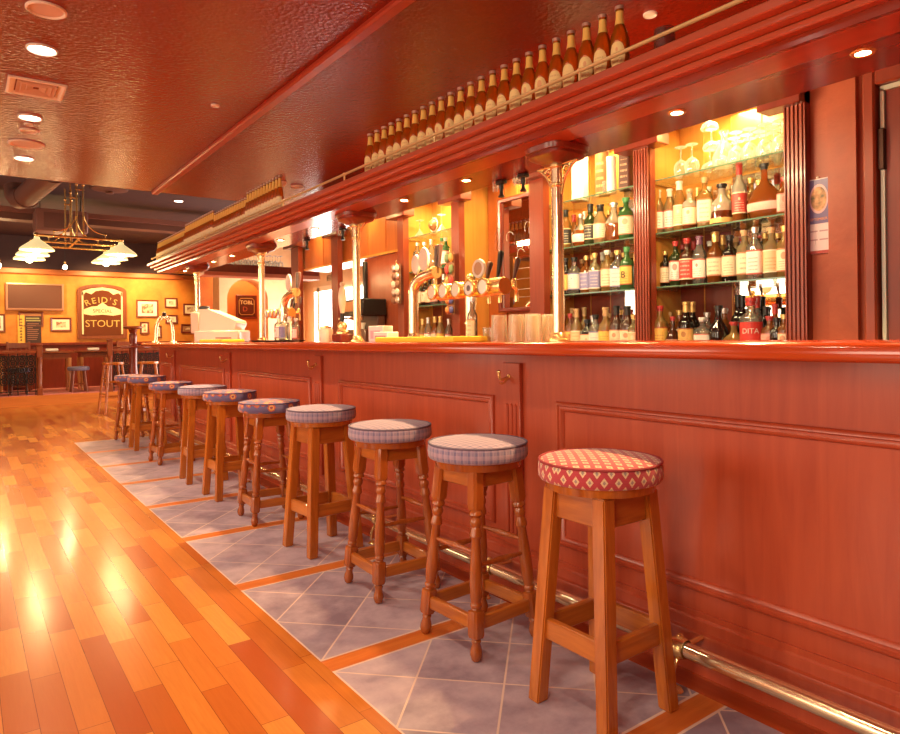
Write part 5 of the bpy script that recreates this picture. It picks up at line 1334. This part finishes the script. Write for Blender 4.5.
def pub_table(label, x, y, z, w=.62, h=.72, d=.55):
    t = thing('pub_table', label, 'table', (x, y, z), 0, 'tables on the raised floor')
    link('table_top', box(B(), (0,0,h), (w,d,.035), .01), W_FAR, t)
    link('apron', box(B(), (0,0,h-.07), (w*.82,d*.8,.09)), W_FAR, t, smooth=False)
    for sx in (-1,1):
        for sy in (-1,1):
            bm = lathe(B(), [(0,0),(.018,0),(.026,.03),(.018,.06),(.024,.16),(.034,.36),(.020,.42),(.032,.45),(.032,.62),(0,.62)], 12, Matrix.Translation((sx*w*.38, sy*d*.36, 0)))
            link('leg', bm, wood('pale turned leg', (.52,.20,.06), (.66,.30,.10), 'Z'), t)
    bm = bx(B(), -.11,.11,-.05,.05,h+.018,h+.05,.006); link('menu_holder', bm, PAL, t) if False else bm.free()
    return t
pub_table('pub table on the raised floor, right behind the left newel post', 1.36, 14.15, PZ, .60)
pub_table('pub table on the raised floor below the stout mirror', 2.06, 14.50, PZ, .60)
for x, y, lb in ((1.33,14.15,'pale ashtray on the left pub table'), (2.05,14.50,'pale ashtray on the pub table below the stout mirror')):
    tag(link('ashtray', box(B(), (x,y,PZ+.765), (.20,.12,.05), .012), PAL), lb, 'ashtray')
def low_stool(label, x, y, z, seat, h=.46):
    t = thing('low_stool', label, 'stool', (x, y, z), 0, 'low stools at the pub tables')
    link('cushion', lathe(B(), [(0,h-.07),(.17,h-.07),(.18,h-.05),(.18,h-.02),(.16,h),(0,h+.006)], 24), seat, t)
    for k in range(4):
        a = PI/4+k*PI/2; bm = B(); rod(bm, (.17*math.cos(a),.17*math.sin(a),0), (.12*math.cos(a),.12*math.sin(a),h-.06), .016, 10, .018); link('leg', bm, W_FAR, t)
    bm = B(); rod(bm, (-.11,-.11,.14), (.11,-.11,.14), .01); rod(bm, (-.11,.11,.14), (.11,.11,.14), .01); link('stretcher', bm, W_FAR, t)
    return t
BLU = plain('blue-grey seat', (.16,.14,.22), .8)
low_stool('low stool with blue-grey seat between the two pub tables', 1.71, 13.78, PZ, BLU)
low_stool('low stool with red seat right of the pub table below the stout mirror', 2.32, 13.95, PZ, plain('red seat', (.30,.06,.03), .8))
low_stool('low stool with blue-grey seat behind the left iron railing', .80, 13.85, PZ, BLU)
def chair(label, x, y, rz):
    t = thing('dining_chair', label, 'chair', (x, y, PZ), R(rz), 'wooden chairs behind the railing')
    link('seat', box(B(), (0,0,.44), (.40,.40,.04), .01), W_FAR, t)
    for sx in (-1,1):
        link('leg', bx(B(), sx*.17-.018,sx*.17+.018,-.18,-.145,0,.42,.004), W_FAR, t); link('leg', bx(B(), sx*.17-.018,sx*.17+.018,.15,.185,0,.92,.004), W_FAR, t)
    bm = bx(B(), -.17,.17,.155,.18,.80,.90,.004)
    for k in range(4): bx(bm, -.12+.08*k-.01,-.12+.08*k+.01,.16,.175,.46,.80)
    link('backrest', bm, W_FAR, t)
chair('dark wooden chair behind the left iron railing, facing the wall', .12, 13.95, 180)
chair('dark wooden chair behind the left iron railing beside the newel post', .88, 14.95, 170)
chair('dark wooden chair against the dado below the stout mirror', 2.75, 14.85, 5)
pub_table('pub table behind the left iron railing', .36, 14.6, PZ, .56)
# high posing table round a pillar, with two tall plain stools
t = thing('posing_table', 'tall two-tier round posing table with a thick turned pillar', 'table', (2.21, 11.6, 0))
link('lower_top', lathe(B(), [(0,.985),(.27,.985),(.285,.995),(.285,1.015),(.27,1.02),(0,1.02)], 32), W_DARK, t)
link('upper_top', lathe(B(), [(0,1.285),(.11,1.285),(.14,1.30),(.145,1.32),(.13,1.33),(0,1.33)], 28), W_FAR, t)
link('pillar', lathe(B(), [(0,0),(.20,0),(.20,.03),(.09,.06),(.06,.10),(.07,.30),(.075,.5),(.055,.7),(.06,.97),(.075,1.03),(.05,1.05),(.06,1.12),(.06,1.2),(.045,1.22),(.07,1.28),(0,1.285)], 24), W_DARK, t)
def tall_stool(label, x, y, rz):
    t = thing('tall_stool', label, 'stool', (x, y, 0), R(rz), 'tall plain wooden stools at the posing table')
    link('seat', lathe(B(), [(0,.74),(.15,.74),(.155,.755),(.15,.775),(0,.78)], 24), W_OAK, t)
    for sx in (-1,1):
        for sy in (-1,1): bm = B(); rod(bm, (sx*.17,sy*.17,0), (sx*.095,sy*.095,.745), .017, 10); link('leg', bm, W_OAK, t)
    for s in (-1,1):
        for z, c in ((.25,.145),(.48,.12)): 
            bm = B(); rod(bm, (-c,s*c,z), (c,s*c,z), .010); link('rung', bm, W_OAK, t)
            bm = B(); rod(bm, (s*c,-c,z+.05), (s*c,c,z+.05), .010); link('rung', bm, W_OAK, t)
tall_stool('tall plain wooden stool left of the two-tier posing table', 1.86, 11.25, 8)
tall_stool('tall plain wooden stool before the two-tier posing table', 2.33, 11.12, -8)

# ================================================================== LIGHT
WL = SC.world = bpy.data.worlds.new('room air'); WL.use_nodes = True
WL.node_tree.nodes['Background'].inputs[0].default_value = (1,.90,.78,1); WL.node_tree.nodes['Background'].inputs[1].default_value = .1
for i, (a, b_) in enumerate(WIN):
    lamp('window_daylight', 'AREA', (-3.97, (a+b_)/2, 1.55), (45,60,50,40)[i], (1,.80,.58), b_-a, (0,R(-90),0), 1.6)
# photographer's soft light from the left of the camera
aim(lamp('photo_flash', 'AREA', (-1.1, .1, 2.05), 23, (1,.80,.56), .55, None, .55), (1.8, 2.2, .5))
# concealed lamps over the back bar shelves
for a, b_, e in ((1.65,2.43,17),(2.54,3.30,17),(3.45,4.27,14),(4.37,5.10,20),(5.25,6.35,13),(6.55,7.42,10)):
    lamp('shelf_light', 'AREA', (3.22 if a > 5.2 or 3.4 < a < 4 else 3.40, (a+b_)/2, 2.34), e, (1,.72,.28), b_-a, (0,0,0), .10)
for y in (2.04, 2.92, 4.73): lamp('shelf_front_fill', 'AREA', (2.432, y, 2.025), 11, (1,.76,.42), .04, (0,R(-80),0), .6)  # fill lights added behind the canopy to brighten the bottle fronts
# far wall picture lamps, then added lights for the far room
for x, y, e in ((.9,14.3,34),(2.3,14.2,40),(3.2,14.4,38),(4.6,14.5,20)): aim(lamp('picture_lamp', 'SPOT', (x, y, 2.75), e*3.4, (1,.66,.28), .06, None, None, R(95), .8), (x+.05, WALLY, 1.7))
lamp('niche_lamp', 'POINT', (5.1, 14.0, 2.6), 28, (1,.66,.30), .08)
for x, y in ((-.6,10.6),(1.3,12.5),(2.6,10.3)):  # downlights added to carry the far room's fill light
    cdisc('ceiling_downlight', 'small downlight added to the dark far ceiling', 'light', x, y, .07, EMC, DZ, 'added downlights in the dark far ceiling')
    lamp('far_room_fill', 'SPOT', (x, y, DZ-.03), 75, (1,.68,.34), .05, (0,0,0), spot=R(140), blend=.8)
for x, y in ((4.7,8.4),(4.7,10.2),(4.9,12.2)):  # unseen downlights added to brighten the space behind the back bar
    cdisc('ceiling_downlight', 'small downlight added to the far ceiling behind the back bar', 'light', x, y, .07, EMC, DZ, 'added downlights behind the back bar')
    lamp('hall_fill', 'SPOT', (x, y, DZ-.03), 75, (1,.84,.62), .05, (0,0,0), spot=R(140), blend=.8)
# unseen downlights added to brighten the stool tops and open floor
for x, y in ((.36,.5),(.36,1.75),(.36,2.95),(-1.6,.4),(-1.6,2.4),(-1.6,4.6),(-1.6,6.6)):
    cdisc('ceiling_downlight', 'lit round downlight added to the red ceiling over the open floor', 'light', x, y, .076, EMC, CZ, 'added downlights over the open floor')
    lamp('downlight_lamp', 'SPOT', (x, y, CZ-.03), 30 if x > 0 else 48, (1,.78,.48), .05, (0,0,0), spot=R(125), blend=.7)

# ================================================================== CAMERA
cam = bpy.data.cameras.new('camera'); co = bpy.data.objects.new('camera', cam); COL.objects.link(co)
F_, TH, RO = 670.0, R(36.1), R(-.67)
fw = Vector((math.sin(TH), math.cos(TH), 0)); r0 = Vector((math.cos(TH), -math.sin(TH), 0)); u0 = Vector((0,0,1))
rv = math.cos(RO)*r0 + math.sin(RO)*u0; uv = -math.sin(RO)*r0 + math.cos(RO)*u0
Mc = Matrix((rv, uv, -fw)).transposed().to_4x4(); Mc.translation = (0,0,1.10)
co.matrix_world = Mc
cam.sensor_width = 36; cam.lens = F_/900*36; cam.shift_y = -(367-337)/900; cam.clip_start = .05
SC.camera = co
vs = SC.view_settings; vs.view_transform = 'Standard'; vs.look = 'None'; vs.gamma = 1; vs.use_curve_mapping = False
vs.exposure = 0.27
cy_ = SC.cycles
cy_.max_bounces = 8; cy_.transparent_max_bounces = 24; cy_.diffuse_bounces = 4; cy_.glossy_bounces = 4
cy_.caustics_reflective = False; cy_.caustics_refractive = False; cy_.sample_clamp_indirect = 6; cy_.use_denoising = True
